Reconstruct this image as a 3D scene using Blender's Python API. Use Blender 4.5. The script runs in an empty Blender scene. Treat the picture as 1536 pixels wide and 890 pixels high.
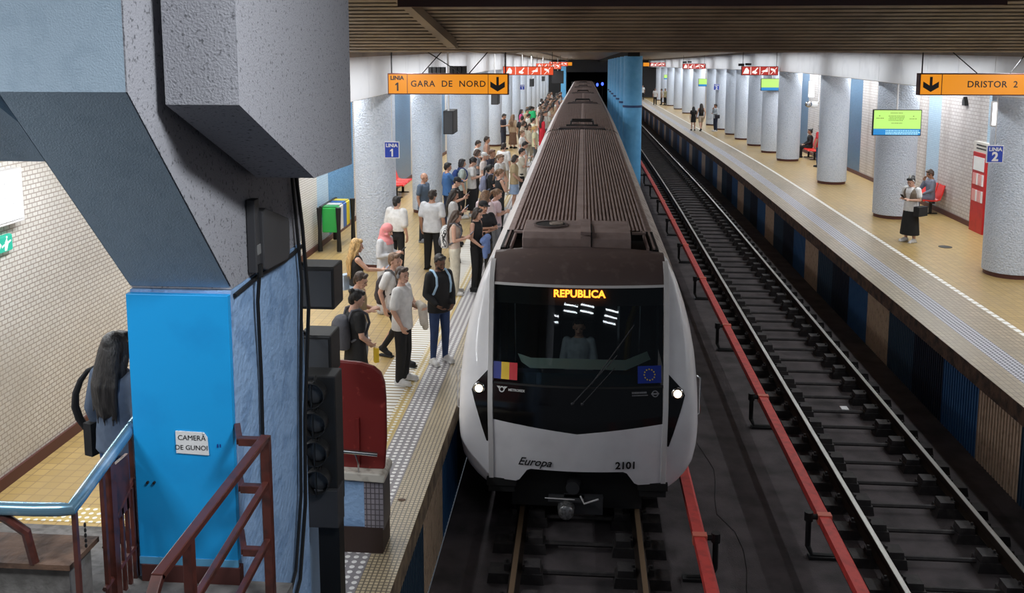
import bpy, bmesh, math, random
from mathutils import Vector, Matrix, Euler
random.seed(7)
sc = bpy.context.scene
COL = sc.collection
R = math.radians

# ------------------------------------------------------------------ camera, world, exposure
F = 1380.0
cam_d = bpy.data.cameras.new('camera')
cam = bpy.data.objects.new('camera', cam_d); COL.objects.link(cam)
cam_d.sensor_width = 36.0
cam_d.lens = F / 1536 * 36.0
cam_d.shift_y = (248.5 - 445.0) / 1536
cam_d.clip_start = 0.05; cam_d.clip_end = 400
th = math.atan(178.5 / F); yaw = math.atan(108 / (F / math.cos(th)))
CAM = Vector((0, 0, 6.05))
fw = Vector((-math.sin(yaw) * math.cos(th), math.cos(yaw) * math.cos(th), -math.sin(th)))
cam.location = CAM
cam.rotation_euler = fw.to_track_quat('-Z', 'Y').to_euler()
sc.camera = cam
w = bpy.data.worlds.new('station_air'); sc.world = w; w.use_nodes = True
w.node_tree.nodes['Background'].inputs[0].default_value = (0.75, 0.85, 1.0, 1)
w.node_tree.nodes['Background'].inputs[1].default_value = 0.08
sc.view_settings.view_transform = 'Standard'; sc.view_settings.look = 'None'
sc.view_settings.gamma = 1.0; sc.view_settings.exposure = 0.0
try: sc.view_settings.use_curve_mapping = False
except Exception: pass

# the station sits on a crest: beyond Y=30 everything falls away gently
def drop(y):
    t = y - 38.0
    if t < -8: return 0.0
    if t > 8: return 0.0195 * t
    return 0.0195 * (t + 8) ** 2 / 32.0
YB = [-2, 6, 10, 14, 20, 26, 30, 32, 34, 36, 38, 40, 42, 44, 46, 60, 90, 122]

def area(name, loc, sx, sy, power, color=(1, 1, 1), rot=(0, 0, 0), spread=180):
    l = bpy.data.lights.new(name, 'AREA'); l.shape = 'RECTANGLE'; l.size = sx; l.size_y = sy
    l.energy = power; l.color = color; l.spread = R(spread)
    o = bpy.data.objects.new(name, l); COL.objects.link(o); o.location = loc; o.rotation_euler = rot
    return o
WHITE = (0.93, 0.97, 1.0)
# fluorescent rows over both platforms, tucked above the white fascia, and over the platform edges
for y in range(8, 118, 7):
    d = drop(y)
    area('fluorescent_row', (-5.3, y, 5.25 - d), 0.25, 5.5, 175, WHITE)
    area('fluorescent_row', (9.7, y, 5.25 - d), 0.25, 5.5, 160, WHITE)
    if y > 10:
        area('fluorescent_row', (-3.2, y, 5.85 - d), 0.2, 5.5, 95, WHITE)
        area('fluorescent_row', (7.45, y, 5.85 - d), 0.2, 5.5, 74, WHITE)
area('added_foreground_fill', (-4.6, 2.2, 6.6), 1.2, 0.5, 130, WHITE, (R(20), R(10), 0))  # added fill light for the tiled wall and blue door, not a fixture
for x, y in ((-1.9, 3.7), (-1.85, 3.95), (-0.6, 4.1), (-0.55, 4.35), (0.5, 4.1), (0.55, 4.35), (2.1, 3.7), (2.15, 3.95), (2.2, 4.2)):
    area('stairwell_tube', (x, y-.35, 8.1), 0.9, 0.045, 4.0, WHITE, (R(14), 0, R(-6)))
lp = Vector((1.5, 2.2, 8.4)); area('added_foreground_fill', lp, 1.2, 0.5, 52, WHITE, (Vector((-2.4, 4.3, 4.6)) - lp).to_track_quat('-Z', 'Y').to_euler(), 72)  # added unseen fill aimed at the pier, narrow spread keeps it off the windscreen

# ------------------------------------------------------------------ materials
class NT:
    def __init__(s, name):
        m = bpy.data.materials.new(name); m.use_nodes = True; s.m = m; s.t = m.node_tree
        s.b = s.t.nodes['Principled BSDF']; s.out = s.t.nodes['Material Output']
    def n(s, kind, **kw):
        x = s.t.nodes.new(kind)
        for k, v in kw.items(): setattr(x, k, v)
        return x
    def l(s, a, b): s.t.links.new(a, b)
    def math(s, op, a, b=None, clamp=False):
        x = s.n('ShaderNodeMath', operation=op, use_clamp=clamp)
        for i, v in enumerate((a, b)):
            if v is None: continue
            if hasattr(v, 'links'): s.l(v, x.inputs[i])
            else: x.inputs[i].default_value = v
        return x.outputs[0]
    def mix(s, f, a, b):
        x = s.n('ShaderNodeMix', data_type='RGBA')
        for i, v in ((0, f), (6, a), (7, b)):
            if hasattr(v, 'links'): s.l(v, x.inputs[i])
            elif i == 0: x.inputs[0].default_value = v
            else: x.inputs[i].default_value = (*v, 1) if len(v) == 3 else v
        return x.outputs[2]
    def pos(s):
        g = s.n('ShaderNodeNewGeometry'); x = s.n('ShaderNodeSeparateXYZ'); s.l(g.outputs['Position'], x.inputs[0]); return g.outputs['Position'], x.outputs
    def noise(s, vec, scale, detail=4):
        x = s.n('ShaderNodeTexNoise'); x.inputs['Scale'].default_value = scale; x.inputs['Detail'].default_value = detail
        if vec is not None: s.l(vec, x.inputs['Vector'])
        return x.outputs['Fac']
    def ramp(s, v, lo, hi):
        x = s.n('ShaderNodeMapRange'); s.l(v, x.inputs[0]); x.inputs[1].default_value = lo; x.inputs[2].default_value = hi
        return x.outputs[0]
    def bump(s, h, strength, dist=0.01):
        x = s.n('ShaderNodeBump'); x.inputs['Strength'].default_value = strength; x.inputs['Distance'].default_value = dist
        s.l(h, x.inputs['Height']); s.l(x.outputs[0], s.b.inputs['Normal'])

MC = {}
def pm(name, col, rough=0.6, metal=0.0, noise=None, bump=None, obj=False, spec=None, dark=None, coat=0):
    """principled with an optional second colour worn in by noise, and bump"""
    if name in MC: return MC[name]
    t = NT(name); b = t.b
    b.inputs['Roughness'].default_value = rough; b.inputs['Metallic'].default_value = metal
    if spec is not None: b.inputs['Specular IOR Level'].default_value = spec
    if coat: b.inputs['Coat Weight'].default_value = coat
    if obj:
        tc = t.n('ShaderNodeTexCoord'); vec = tc.outputs['Object']
    else: vec, _ = t.pos()
    if noise:
        sc_, c2, lo, hi = noise
        f = t.ramp(t.noise(vec, sc_, 6), lo, hi)
        t.l(t.mix(f, col, c2), b.inputs['Base Color'])
    else:
        f = t.noise(vec, 6 if not obj else 9, 3)
        c2 = tuple(c * 0.86 for c in col)
        t.l(t.mix(f, col, c2), b.inputs['Base Color'])
    if bump: t.bump(t.noise(vec, bump[0], 5), bump[1], bump[2] if len(bump) > 2 else 0.01)
    MC[name] = t.m; return t.m
def emit(name, col, strength):
    if name in MC: return MC[name]
    t = NT(name); t.b.inputs['Base Color'].default_value = (*[c*.08 for c in col], 1)
    t.b.inputs['Emission Color'].default_value = (*col, 1); t.b.inputs['Emission Strength'].default_value = strength
    t.b.inputs['Roughness'].default_value = 0.5
    MC[name] = t.m; return t.m
def tiles(name, ax, w_, h_, c1, c2, mortar, ms=0.12, offs=0.0, rough=0.35, dirt=None, bump=0.4, warp=0):
    t = NT(name); vec, p = t.pos()
    c = t.n('ShaderNodeCombineXYZ'); t.l(p[ax[0]], c.inputs[0]); t.l(p[ax[1]], c.inputs[1])
    br = t.n('ShaderNodeTexBrick'); t.l(c.outputs[0], br.inputs['Vector'])
    br.offset = offs; br.squash = 1.0
    br.inputs['Scale'].default_value = 1.0; br.inputs['Brick Width'].default_value = w_; br.inputs['Row Height'].default_value = h_
    br.inputs['Mortar Size'].default_value = ms * min(w_, h_) ; br.inputs['Mortar Smooth'].default_value = 0.1
    br.inputs['Color1'].default_value = (*c1, 1); br.inputs['Color2'].default_value = (*c2, 1); br.inputs['Mortar'].default_value = (*mortar, 1)
    colo = br.outputs['Color']
    if dirt:
        sc_, dc, lo, hi, st = dirt
        mp = t.n('ShaderNodeMapping'); t.l(vec, mp.inputs[0]); mp.inputs['Scale'].default_value = st
        colo = t.mix(t.ramp(t.noise(mp.outputs[0], sc_, 6), lo, hi), colo, dc)
    t.l(colo, t.b.inputs['Base Color']); t.b.inputs['Roughness'].default_value = rough
    t.bump(t.math('SUBTRACT', 1.0, br.outputs['Fac']), bump, 0.004)
    return t.m
def studs(name, base, dot, pitch, rad, x0, y0=0.0):
    t = NT(name); vec, p = t.pos()
    fx = t.math('SUBTRACT', t.math('FRACT', t.math('DIVIDE', t.math('SUBTRACT', p[0], x0), pitch)), 0.5)
    fy = t.math('SUBTRACT', t.math('FRACT', t.math('DIVIDE', p[1], pitch)), 0.5)
    r = t.math('SQRT', t.math('ADD', t.math('MULTIPLY', fx, fx), t.math('MULTIPLY', fy, fy)))
    m = t.math('LESS_THAN', r, rad)
    t.l(t.mix(m, base, dot), t.b.inputs['Base Color']); t.b.inputs['Roughness'].default_value = 0.4
    t.bump(t.math('SUBTRACT', 1.0, t.math('MULTIPLY', r, 2)), 0.6, 0.01)
    return t.m
def bars(name, base, bar, pitch, frac, ax=1):
    t = NT(name); vec, p = t.pos()
    f = t.math('FRACT', t.math('DIVIDE', p[ax], pitch)); m = t.math('LESS_THAN', f, frac)
    t.l(t.mix(m, base, bar), t.b.inputs['Base Color']); t.b.inputs['Roughness'].default_value = 0.45
    t.bump(m, 0.6, 0.01); return t.m

M = {}
M['col'] = pm('rough_pale_blue_plaster', (0.66, 0.72, 0.82), 0.8, noise=(24, (0.54, 0.61, 0.72), 0.50, 0.66), bump=(26, 1.0, 0.05))
M['colbase'] = pm('brown_red_plinth', (0.10, 0.030, 0.025), 0.5)
M['bluecol'] = pm('bright_blue_paint', (0.15, 0.50, 0.86), 0.5, noise=(5, (0.11, 0.42, 0.78), 0.4, 0.8), bump=(30, 0.5, 0.02))
M['bluecap'] = pm('dark_blue_paint', (0.02, 0.06, 0.20), 0.5)
M['walltile_l'] = tiles('white_wall_tiles_left', (1, 2), 0.10, 0.055, (0.72, 0.69, 0.65), (0.66, 0.63, 0.59), (0.36, 0.31, 0.27), 0.13, 0.5, 0.3, (1.0, (0.40, 0.36, 0.31), 0.5, 0.9, (1, 0.5, 0.5)))
M['walltile_r'] = tiles('white_wall_tiles_right', (1, 2), 0.20, 0.10, (0.62, 0.58, 0.56), (0.54, 0.50, 0.48), (0.36, 0.31, 0.28), 0.10, 0.5, 0.3, (1.6, (0.22, 0.17, 0.14), 0.48, 0.80, (1, 1, 0.12)))
M['bluetile'] = tiles('blue_mosaic_wall', (1, 2), 0.06, 0.06, (0.055, 0.15, 0.28), (0.04, 0.10, 0.20), (0.12, 0.22, 0.33), 0.14, 0.5, 0.35)
M['palestrip'] = tiles('pale_blue_mosaic_wall', (1, 2), 0.06, 0.06, (0.45, 0.60, 0.72), (0.38, 0.52, 0.66), (0.30, 0.42, 0.52), 0.12, 0.5, 0.35)
M['fl_y'] = tiles('yellow_platform_tiles', (0, 1), 0.15, 0.15, (0.50, 0.345, 0.135), (0.42, 0.285, 0.105), (0.30, 0.20, 0.09), 0.05, 0.0, 0.33, (0.9, (0.38, 0.27, 0.13), 0.50, 0.85, (1, 0.4, 1)), 0.15)
M['fl_e'] = tiles('cream_mosaic_edge_tiles', (0, 1), 0.047, 0.047, (0.56, 0.46, 0.30), (0.48, 0.39, 0.25), (0.15, 0.12, 0.085), 0.16, 0.0, 0.4, (1.3, (0.40, 0.35, 0.26), 0.5, 0.8, (1, 0.5, 1)), 0.3)
M['fl_er'] = tiles('brownish_mosaic_edge_tiles', (0, 1), 0.09, 0.16, (0.42, 0.335, 0.225), (0.34, 0.27, 0.18), (0.18, 0.14, 0.10), 0.10, 0.0, 0.4, (1.3, (0.28, 0.23, 0.16), 0.5, 0.8, (1, 0.5, 1)), 0.3)
M['tact'] = studs('grey_studded_strip', (0.17, 0.165, 0.20), (0.72, 0.72, 0.76), 0.075, 0.30, 6.47)
M['tactl'] = studs('grey_studded_strip_left', (0.25, 0.23, 0.24), (0.80, 0.78, 0.76), 0.085, 0.30, -2.36)
M['tacty'] = studs('yellow_studded_strip', (0.55, 0.40, 0.14), (0.86, 0.84, 0.78), 0.085, 0.28, -2.55)
M['ladder'] = bars('white_ribbed_strip', (0.40, 0.32, 0.20), (0.85, 0.84, 0.80), 0.11, 0.55)
M['line'] = bars('white_dashed_stud_line', (0.50, 0.43, 0.30), (0.88, 0.87, 0.84), 0.22, 0.72)
M['lip'] = pm('worn_brown_concrete_lip', (0.12, 0.065, 0.04), 0.8, noise=(6, (0.025, 0.015, 0.012), 0.4, 0.65), bump=(20, 0.6, 0.02))
M['lipl'] = pm('worn_ochre_concrete_lip', (0.26, 0.19, 0.12), 0.8, noise=(6, (0.08, 0.055, 0.04), 0.4, 0.7), bump=(20, 0.6, 0.02))
M['p_beige'] = pm('beige_corrugated_panel', (0.58, 0.43, 0.31), 0.5, noise=(9, (0.32, 0.22, 0.14), 0.5, 0.8))
M['p_blue'] = pm('blue_corrugated_panel', (0.035, 0.12, 0.28), 0.5)
M['p_navy'] = pm('navy_corrugated_panel', (0.010, 0.018, 0.036), 0.45)
M['p_slate'] = pm('slate_blue_corrugated_panel', (0.035, 0.07, 0.115), 0.45)
M['bed'] = pm('dusty_grey_trackbed_concrete', (0.10, 0.083, 0.088), 0.9, noise=(2.5, (0.042, 0.036, 0.038), 0.35, 0.7), bump=(60, 0.6, 0.01))
M['sleeper'] = pm('black_oily_sleeper_block', (0.028, 0.024, 0.025), 0.75, noise=(8, (0.06, 0.052, 0.05), 0.5, 0.8), bump=(40, 0.4))
M['rail'] = pm('dark_rail_side_steel', (0.045, 0.032, 0.026), 0.6, 0.6)
M['railtop'] = pm('polished_rail_head', (0.42, 0.41, 0.39), 0.35, 1.0)
M['railrust'] = pm('rusty_rail_head', (0.30, 0.20, 0.12), 0.45, 0.6)
M['red3'] = pm('red_third_rail_cover', (0.66, 0.06, 0.05), 0.5, noise=(9, (0.38, 0.035, 0.03), 0.45, 0.8))
M['red3c'] = pm('faded_red_clamp', (0.75, 0.18, 0.12), 0.5)
M['blk'] = pm('black_iron', (0.012, 0.012, 0.013), 0.5, 0.2)
M['train_w'] = pm('dusty_white_train_paint', (0.86, 0.85, 0.88), 0.32, noise=(2.2, (0.74, 0.73, 0.76), 0.45, 0.8), coat=0.3)
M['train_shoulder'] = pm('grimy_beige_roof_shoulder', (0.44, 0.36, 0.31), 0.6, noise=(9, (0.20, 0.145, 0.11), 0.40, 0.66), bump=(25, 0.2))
M['roof'] = pm('dusty_brown_ribbed_roof', (0.33, 0.245, 0.225), 0.75, noise=(5, (0.24, 0.17, 0.155), 0.4, 0.7))
M['cowl'] = pm('dusty_dark_brown_cowl', (0.12, 0.085, 0.08), 0.42, noise=(7, (0.20, 0.15, 0.14), 0.55, 0.8), bump=(60, 0.15))
M['black_gloss'] = pm('glossy_black_panel', (0.006, 0.006, 0.007), 0.12)
M['rubber'] = pm('black_rubber', (0.01, 0.01, 0.01), 0.7)
M['rib'] = pm('silver_grey_trim', (0.74, 0.72, 0.72), 0.4)
M['conc'] = pm('speckled_grey_concrete', (0.31, 0.31, 0.34), 0.9, noise=(45, (0.13, 0.13, 0.145), 0.58, 0.68), bump=(90, 0.6, 0.01))
M['concb'] = pm('grey_blue_concrete_paint', (0.32, 0.41, 0.50), 0.85, noise=(10, (0.26, 0.345, 0.43), 0.5, 0.8), bump=(120, 0.45, 0.006))
M['pierside'] = pm('faded_blue_pier_paint', (0.27, 0.42, 0.66), 0.8, noise=(5, (0.20, 0.33, 0.55), 0.5, 0.6), bump=(24, 0.7, 0.02))
M['door'] = pm('vivid_blue_door_paint', (0.008, 0.33, 0.74), 0.45, noise=(3, (0.006, 0.27, 0.64), 0.5, 0.85))
M['brown'] = pm('brown_railing_paint', (0.085, 0.022, 0.016), 0.35, noise=(14, (0.035, 0.012, 0.010), 0.45, 0.7), coat=0.3)
M['bluerail'] = pm('worn_blue_steel_handrail', (0.20, 0.36, 0.48), 0.25, 0.7, noise=(5, (0.55, 0.62, 0.68), 0.52, 0.7))
M['landing'] = pm('grey_worn_landing_concrete', (0.16, 0.15, 0.145), 0.85, noise=(9, (0.08, 0.075, 0.07), 0.4, 0.7), bump=(40, 0.5))
M['white'] = pm('plain_white_sheet', (0.78, 0.78, 0.78), 0.6)
M['ink'] = pm('black_ink', (0.01, 0.01, 0.012), 0.6)
M['slat'] = pm('brown_metal_ceiling_slat', (0.32, 0.25, 0.18), 0.45, noise=(1.2, (0.18, 0.135, 0.10), 0.4, 0.7))
M['slatdark'] = pm('dark_ceiling_gap', (0.012, 0.010, 0.010), 0.9)
M['frieze'] = pm('white_fascia_panel', (0.72, 0.72, 0.74), 0.55, noise=(1.5, (0.58, 0.58, 0.61), 0.5, 0.8))
M['chrome'] = pm('brushed_chrome', (0.6, 0.6, 0.6), 0.2, 1.0)
M['hood'] = pm('scuffed_dark_red_panel', (0.17, 0.012, 0.010), 0.5, noise=(12, (0.36, 0.06, 0.045), 0.62, 0.75))
M['capstone'] = pm('dirty_white_capstone', (0.55, 0.51, 0.45), 0.7, noise=(12, (0.26, 0.22, 0.18), 0.5, 0.75))
M['redplastic'] = pm('red_plastic_seat', (0.78, 0.03, 0.02), 0.35)
M['signal'] = pm('matt_black_signal', (0.013, 0.013, 0.014), 0.55)
M['lens'] = pm('unlit_dark_lens', (0.06, 0.062, 0.068), 0.35)
M['greybox'] = pm('grey_enclosure', (0.045, 0.045, 0.05), 0.6)

# ------------------------------------------------------------------ mesh building
class MB:
    def __init__(s): s.v = []; s.f = []; s.mi = []; s.cur = 0
    def add(s, vs, fs):
        o = len(s.v); s.v += [Vector(v) for v in vs]; s.f += [tuple(i + o for i in f) for f in fs]; s.mi += [s.cur] * len(fs); return s
    def box(s, x0, x1, y0, y1, z0, z1):
        return s.add([(x0,y0,z0),(x1,y0,z0),(x1,y1,z0),(x0,y1,z0),(x0,y0,z1),(x1,y0,z1),(x1,y1,z1),(x0,y1,z1)],
                     [(0,3,2,1),(4,5,6,7),(0,1,5,4),(1,2,6,5),(2,3,7,6),(3,0,4,7)])
    def obox(s, c, sx, sy, sz, rot=None):
        m = rot if rot else Matrix.Identity(3)
        vs = [Vector(c) + m @ Vector((a*sx/2, b*sy/2, d*sz/2)) for d in (-1,1) for a,b in ((-1,-1),(1,-1),(1,1),(-1,1))]
        return s.add(vs, [(0,3,2,1),(4,5,6,7),(0,1,5,4),(1,2,6,5),(2,3,7,6),(3,0,4,7)])
    def prism(s, poly, axis, a, b):
        """poly of 2D points extruded along axis from a to b. axis 0: (y,z); 1: (x,z); 2: (x,y)"""
        def P(q, t): return {0: (t, q[0], q[1]), 1: (q[0], t, q[1]), 2: (q[0], q[1], t)}[axis]
        n = len(poly); vs = [P(q, a) for q in poly] + [P(q, b) for q in poly]
        fs = [tuple(range(n)), tuple(range(2*n-1, n-1, -1))] + [(i, i+n, (i+1)%n+n, (i+1)%n) for i in range(n)]
        return s.add(vs, fs)
    def loft(s, rings, cap=True):
        n = len(rings[0]); vs = [v for r in rings for v in r]; fs = []
        for k in range(len(rings)-1):
            for i in range(n): fs.append((k*n+i, k*n+(i+1)%n, (k+1)*n+(i+1)%n, (k+1)*n+i))
        if cap: fs += [tuple(range(n-1,-1,-1)), tuple(range((len(rings)-1)*n, len(rings)*n))]
        return s.add(vs, fs)
    def tube(s, pts, r, n=8, cap=True):
        pts = [Vector(p) for p in pts]; rings = []
        rr = r if isinstance(r, (list, tuple)) else [r]*len(pts)
        up = None
        for i, p in enumerate(pts):
            d = (pts[min(i+1, len(pts)-1)] - pts[max(i-1, 0)]).normalized()
            if up is None: up = Vector((0,0,1)) if abs(d.z) < 0.9 else Vector((0,1,0))
            a = d.cross(up)
            if a.length < 1e-4: a = d.cross(Vector((1,0,0)))
            a.normalize(); b = a.cross(d).normalized(); up = b
            rings.append([p + (a*math.cos(t)+b*math.sin(t))*rr[i] for t in [2*math.pi*k/n for k in range(n)]])
        return s.loft(rings, cap)
    def cyl(s, c, r, z0, z1, n=24, r2=None):
        r2 = r if r2 is None else r2
        return s.loft([[Vector((c[0]+rr*math.cos(2*math.pi*k/n), c[1]+rr*math.sin(2*math.pi*k/n), z)) for k in range(n)] for z, rr in ((z0, r), (z1, r2))])
    def sph(s, c, rx, ry, rz, n=12, m=8, rot=None):
        rings = []; c = Vector(c); q = rot or Matrix.Identity(3)
        for j in range(1, m):
            ph = math.pi*j/m - math.pi/2
            rings.append([c + q @ Vector((rx*math.cos(ph)*math.cos(2*math.pi*k/n), ry*math.cos(ph)*math.sin(2*math.pi*k/n), rz*math.sin(ph))) for k in range(n)])
        o = len(s.v); s.loft(rings, False); nv = len(s.v)
        s.v += [c + q @ Vector((0,0,-rz)), c + q @ Vector((0,0,rz))]
        L = o + (m-2)*n
        for k in range(n):
            s.f.append((nv, o+(k+1)%n, o+k)); s.f.append((nv+1, L+k, L+(k+1)%n)); s.mi += [s.cur]*2
        return s
    def cap(s, a, b, ra, rb, n=10):
        a = Vector(a); b = Vector(b); d = b - a; L = d.length or 1e-5; d = d / L
        pts = []; rr = []
        for t in (0.97, 0.7, 0.35): pts.append(a - d*ra*t); rr.append(ra*math.sqrt(max(0, 1-t*t)))
        pts += [a, b]; rr += [ra, rb]
        for t in (0.35, 0.7, 0.97): pts.append(b + d*rb*t); rr.append(rb*math.sqrt(max(0, 1-t*t)))
        return s.tube(pts, rr, n)
    def mesh(s, name):
        me = bpy.data.meshes.new(name); me.from_pydata(s.v, [], s.f); me.update(); return me
    def build(s, name, mats, parent=None, bend=False, smooth=False, bevel=0, angle=40):
        off = Vector((0,0,0))
        if parent is not None:
            q = parent
            while q is not None: off = off + Vector(q.location); q = q.parent
        vs = []
        for v in s.v:
            z = v.z - (drop(v.y) if bend else 0.0)
            vs.append((v.x - off.x, v.y - off.y, z - off.z))
        me = bpy.data.meshes.new(name); me.from_pydata(vs, [], s.f); me.update()
        if not isinstance(mats, (list, tuple)): mats = [mats]
        for m in mats: me.materials.append(m)
        if len(mats) > 1: me.polygons.foreach_set('material_index', s.mi)
        bm = bmesh.new(); bm.from_mesh(me); bmesh.ops.recalc_face_normals(bm, faces=bm.faces); bm.to_mesh(me); bm.free()
        if smooth:
            me.polygons.foreach_set('use_smooth', [True]*len(me.polygons))
        o = bpy.data.objects.new(name, me); COL.objects.link(o); o.parent = parent
        if smooth and angle < 180:
            try: me.set_sharp_from_angle(angle=R(angle))
            except Exception: pass
        if bevel:
            b = o.modifiers.new('bevel', 'BEVEL'); b.width = bevel; b.segments = 2; b.limit_method = 'ANGLE'
        return o
def tag(o, label=None, cat=None, group=None, kind=None):
    if label: o['label'] = label
    if cat: o['category'] = cat
    if group: o['group'] = group
    if kind: o['kind'] = kind
    return o
def empty(name, loc, label, cat, group=None, rz=0):
    o = bpy.data.objects.new(name, None); COL.objects.link(o); o.location = loc; o.rotation_euler = (0,0,rz); o.empty_display_size = 0.1
    return tag(o, label, cat, group)
def struct(o): o['kind'] = 'structure'; return o
def dup(root, loc=None, rz=None, label=None, group=None):
    def cp(o, par):
        c = o.copy(); COL.objects.link(c); c.parent = par
        for ch in [x for x in KIDS.get(o.name, [])]: cp(ch, c)
        return c
    KIDS.clear()
    for x in COL.objects:
        if x.parent: KIDS.setdefault(x.parent.name, []).append(x)
    c = cp(root, None)
    if loc is not None: c.location = loc
    if rz is not None: c.rotation_euler = (0,0,rz)
    if label: c['label'] = label
    if group: c['group'] = group
    return c
KIDS = {}
def text_mb(body, size, extr=0.002, shear=0, space=1.0, bold=0.0, font=None):
    cu = bpy.data.curves.new('t', 'FONT'); cu.body = body; cu.size = size; cu.extrude = extr; cu.align_x = 'CENTER'; cu.align_y = 'CENTER'
    cu.shear = shear; cu.space_character = space; cu.offset = bold; cu.resolution_u = 3
    o = bpy.data.objects.new('t', cu); COL.objects.link(o)
    dg = bpy.context.evaluated_depsgraph_get(); e = o.evaluated_get(dg); me = e.to_mesh()
    mb = MB(); mb.add([v.co.copy() for v in me.vertices], [tuple(p.vertices) for p in me.polygons])
    e.to_mesh_clear(); bpy.data.objects.remove(o); bpy.data.curves.remove(cu)
    return mb
def xf(mb, mat):
    mb.v = [mat @ v for v in mb.v]; return mb
def facing(loc, rz=0.0, tilt=0.0, sx=1.0):
    """matrix that stands a flat XY drawing up, facing -Y (towards the stairs), then turns it"""
    return Matrix.Translation(loc) @ Matrix.Rotation(rz, 4, 'Z') @ Matrix.Rotation(R(90) - tilt, 4, 'X') @ Matrix.Diagonal((sx, 1, 1, 1))
def strip(x0, x1, z0, z1=None, ys=None, thick=0.0):
    """long horizontal ribbon along Y"""
    ys = ys or YB; mb = MB(); z1 = z0 if z1 is None else z1
    vs = []; fs = []
    for y in ys: vs += [(x0, y, z0), (x1, y, z1)]
    for i in range(len(ys)-1): fs.append((2*i, 2*i+1, 2*i+3, 2*i+2))
    return mb.add(vs, fs)
def ext(poly, ys=None, mb=None):
    """(x,z) profile swept along Y with bend stations, closed"""
    ys = ys or YB; mb = mb or MB()
    return mb.loft([[Vector((p[0], y, p[1])) for p in poly] for y in ys])
def clipys(a, b): return [a] + [y for y in YB if a + 0.5 < y < b - 0.5] + [b]
# ------------------------------------------------------------------ the setting
PZ = 1.15
struct(strip(-1.75, 6.2, -0.30, ys=clipys(4, 122)).build('floor', M['bed'], bend=True))
# platforms: a solid body, cladding, lip and floor finishes
def platform(side, xe, xw, sgn):
    ys = clipys(7.0 if sgn < 0 else 9.0, 121)
    ym = ys
    body = ext([(xe - sgn*0.0 + sgn*0.16, -0.3), (xw, -0.3), (xw, PZ-0.06), (xe + sgn*0.16, PZ-0.06)], ym)
    struct(body.build('platform_body', M['slatdark'], bend=True))
    lip = ext([(xe, PZ-0.27), (xe + sgn*0.30, PZ-0.27), (xe + sgn*0.30, PZ-0.012), (xe, PZ-0.012)], ym)
    struct(lip.build('trim_platform_lip', M['lip'] if sgn > 0 else M['lipl'], bend=True))
    # corrugated cladding, panel by panel
    cl = MB(); order = [0, 1, 2, 3]; y = 8.50 if sgn > 0 else 6.9; k = 1 if sgn > 0 else 2; pitch = 1.40
    x = xe + sgn*0.06
    while y < 118:
        cl.cur = order[k % 4]; n = 15 if y < 40 else 5
        zt, zb = PZ-0.27, -0.30
        for i in range(n):
            ya = y + pitch*i/n; yb = ya + pitch/n*0.5; yc = ya + pitch/n; d = sgn*0.055
            if n > 5:
                cl.add([(x, ya, zb), (x, yb, zb), (x, yb, zt), (x, ya, zt)], [(0,1,2,3)])
                cl.add([(x, yb, zb), (x+d, yb, zb), (x+d, yb, zt), (x, yb, zt)], [(0,1,2,3)])
                cl.add([(x+d, yb, zb), (x+d, yc, zb), (x+d, yc, zt), (x+d, yb, zt)], [(0,1,2,3)])
                cl.add([(x+d, yc, zb), (x, yc, zb), (x, yc, zt), (x+d, yc, zt)], [(0,1,2,3)])
            else: cl.add([(x, ya, zb), (x, yc, zb), (x, yc, zt), (x, ya, zt)], [(0,1,2,3)])
        y += pitch; k += 1
    struct(cl.build('trim_platform_cladding', [M['p_beige'], M['p_blue'], M['p_navy'], M['p_slate']], bend=True))
platform('right', 6.05, 10.6, 1); platform('left', -1.70, -6.45, -1)
def fin(name, x0, x1, mat, z=PZ, ys=None): struct(strip(x0, x1, z, ys=ys or clipys(7.0, 121)).build(name, mat, bend=True))
YR = clipys(9.0, 121)
fin('floor_right_edge', 6.05, 6.47, M['fl_er'], ys=YR); fin('floor_right_tactile', 6.47, 6.845, M['tact'], ys=YR)
fin('floor_right_inner_edge', 6.845, 7.52, M['fl_er'], ys=YR); fin('floor_right_line', 7.52, 7.62, M['line'], ys=YR); fin('floor_right', 7.62, 10.6, M['fl_y'], ys=YR)
fin('floor_left_edge', -2.02, -1.70, M['fl_e']); fin('floor_left_tactile', -2.36, -2.02, M['tactl'])
fin('floor_left_yellow_studs', -2.53, -2.36, M['tacty']); fin('floor_left_ribbed', -2.95, -2.53, M['ladder']); fin('floor_left', -6.42, -2.95, M['fl_y'])
# walls
def wall(name, x, bands, z0, z1):
    for i, (y0, y1, m) in enumerate(bands):
        mb = MB(); ys = clipys(y0, y1) if y1 - y0 > 1 else [y0, y1]
        for a, b in zip(ys[:-1], ys[1:]): mb.add([(x, a, z0), (x, b, z0), (x, b, z1), (x, a, z1)], [(0,1,2,3)])
        struct(mb.build(name, m, bend=True))
T, Bt, Ps = M['walltile_l'], M['bluetile'], M['palestrip']
wl = [(-1, 21.6, T), (21.6, 22.6, Ps), (22.6, 25.2, pm('weathered_blue_wall_render', (0.13, 0.30, 0.50), 0.8, noise=(30, (0.07, 0.19, 0.36), 0.45, 0.6), bump=(50, 0.8, 0.02)))]
y = 25.2
while y < 120:
    wl += [(y, y+4.2, T), (y+4.2, min(y+8.6, 121), Bt)]; y += 8.6
wl = [b for b in wl if b[0] < 120]
wall('wall_left', -6.42, [(a, min(b, 121), m) for a, b, m in wl], PZ, 6.0)
T = M['walltile_r']; y = 8.0; wr = []
for y0, y1, m in [(8, 23.6, T), (23.6, 25.0, Ps), (25.0, 28.2, T), (28.2, 29.2, Ps), (29.2, 36.0, T), (36.0, 37.8, Bt), (37.8, 38.4, Ps)]: wr.append((y0, y1, m))
y = 38.4
while y < 120: wr += [(y, y+6, T), (y+6, min(y+8, 121), Bt)]; y += 8
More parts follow.
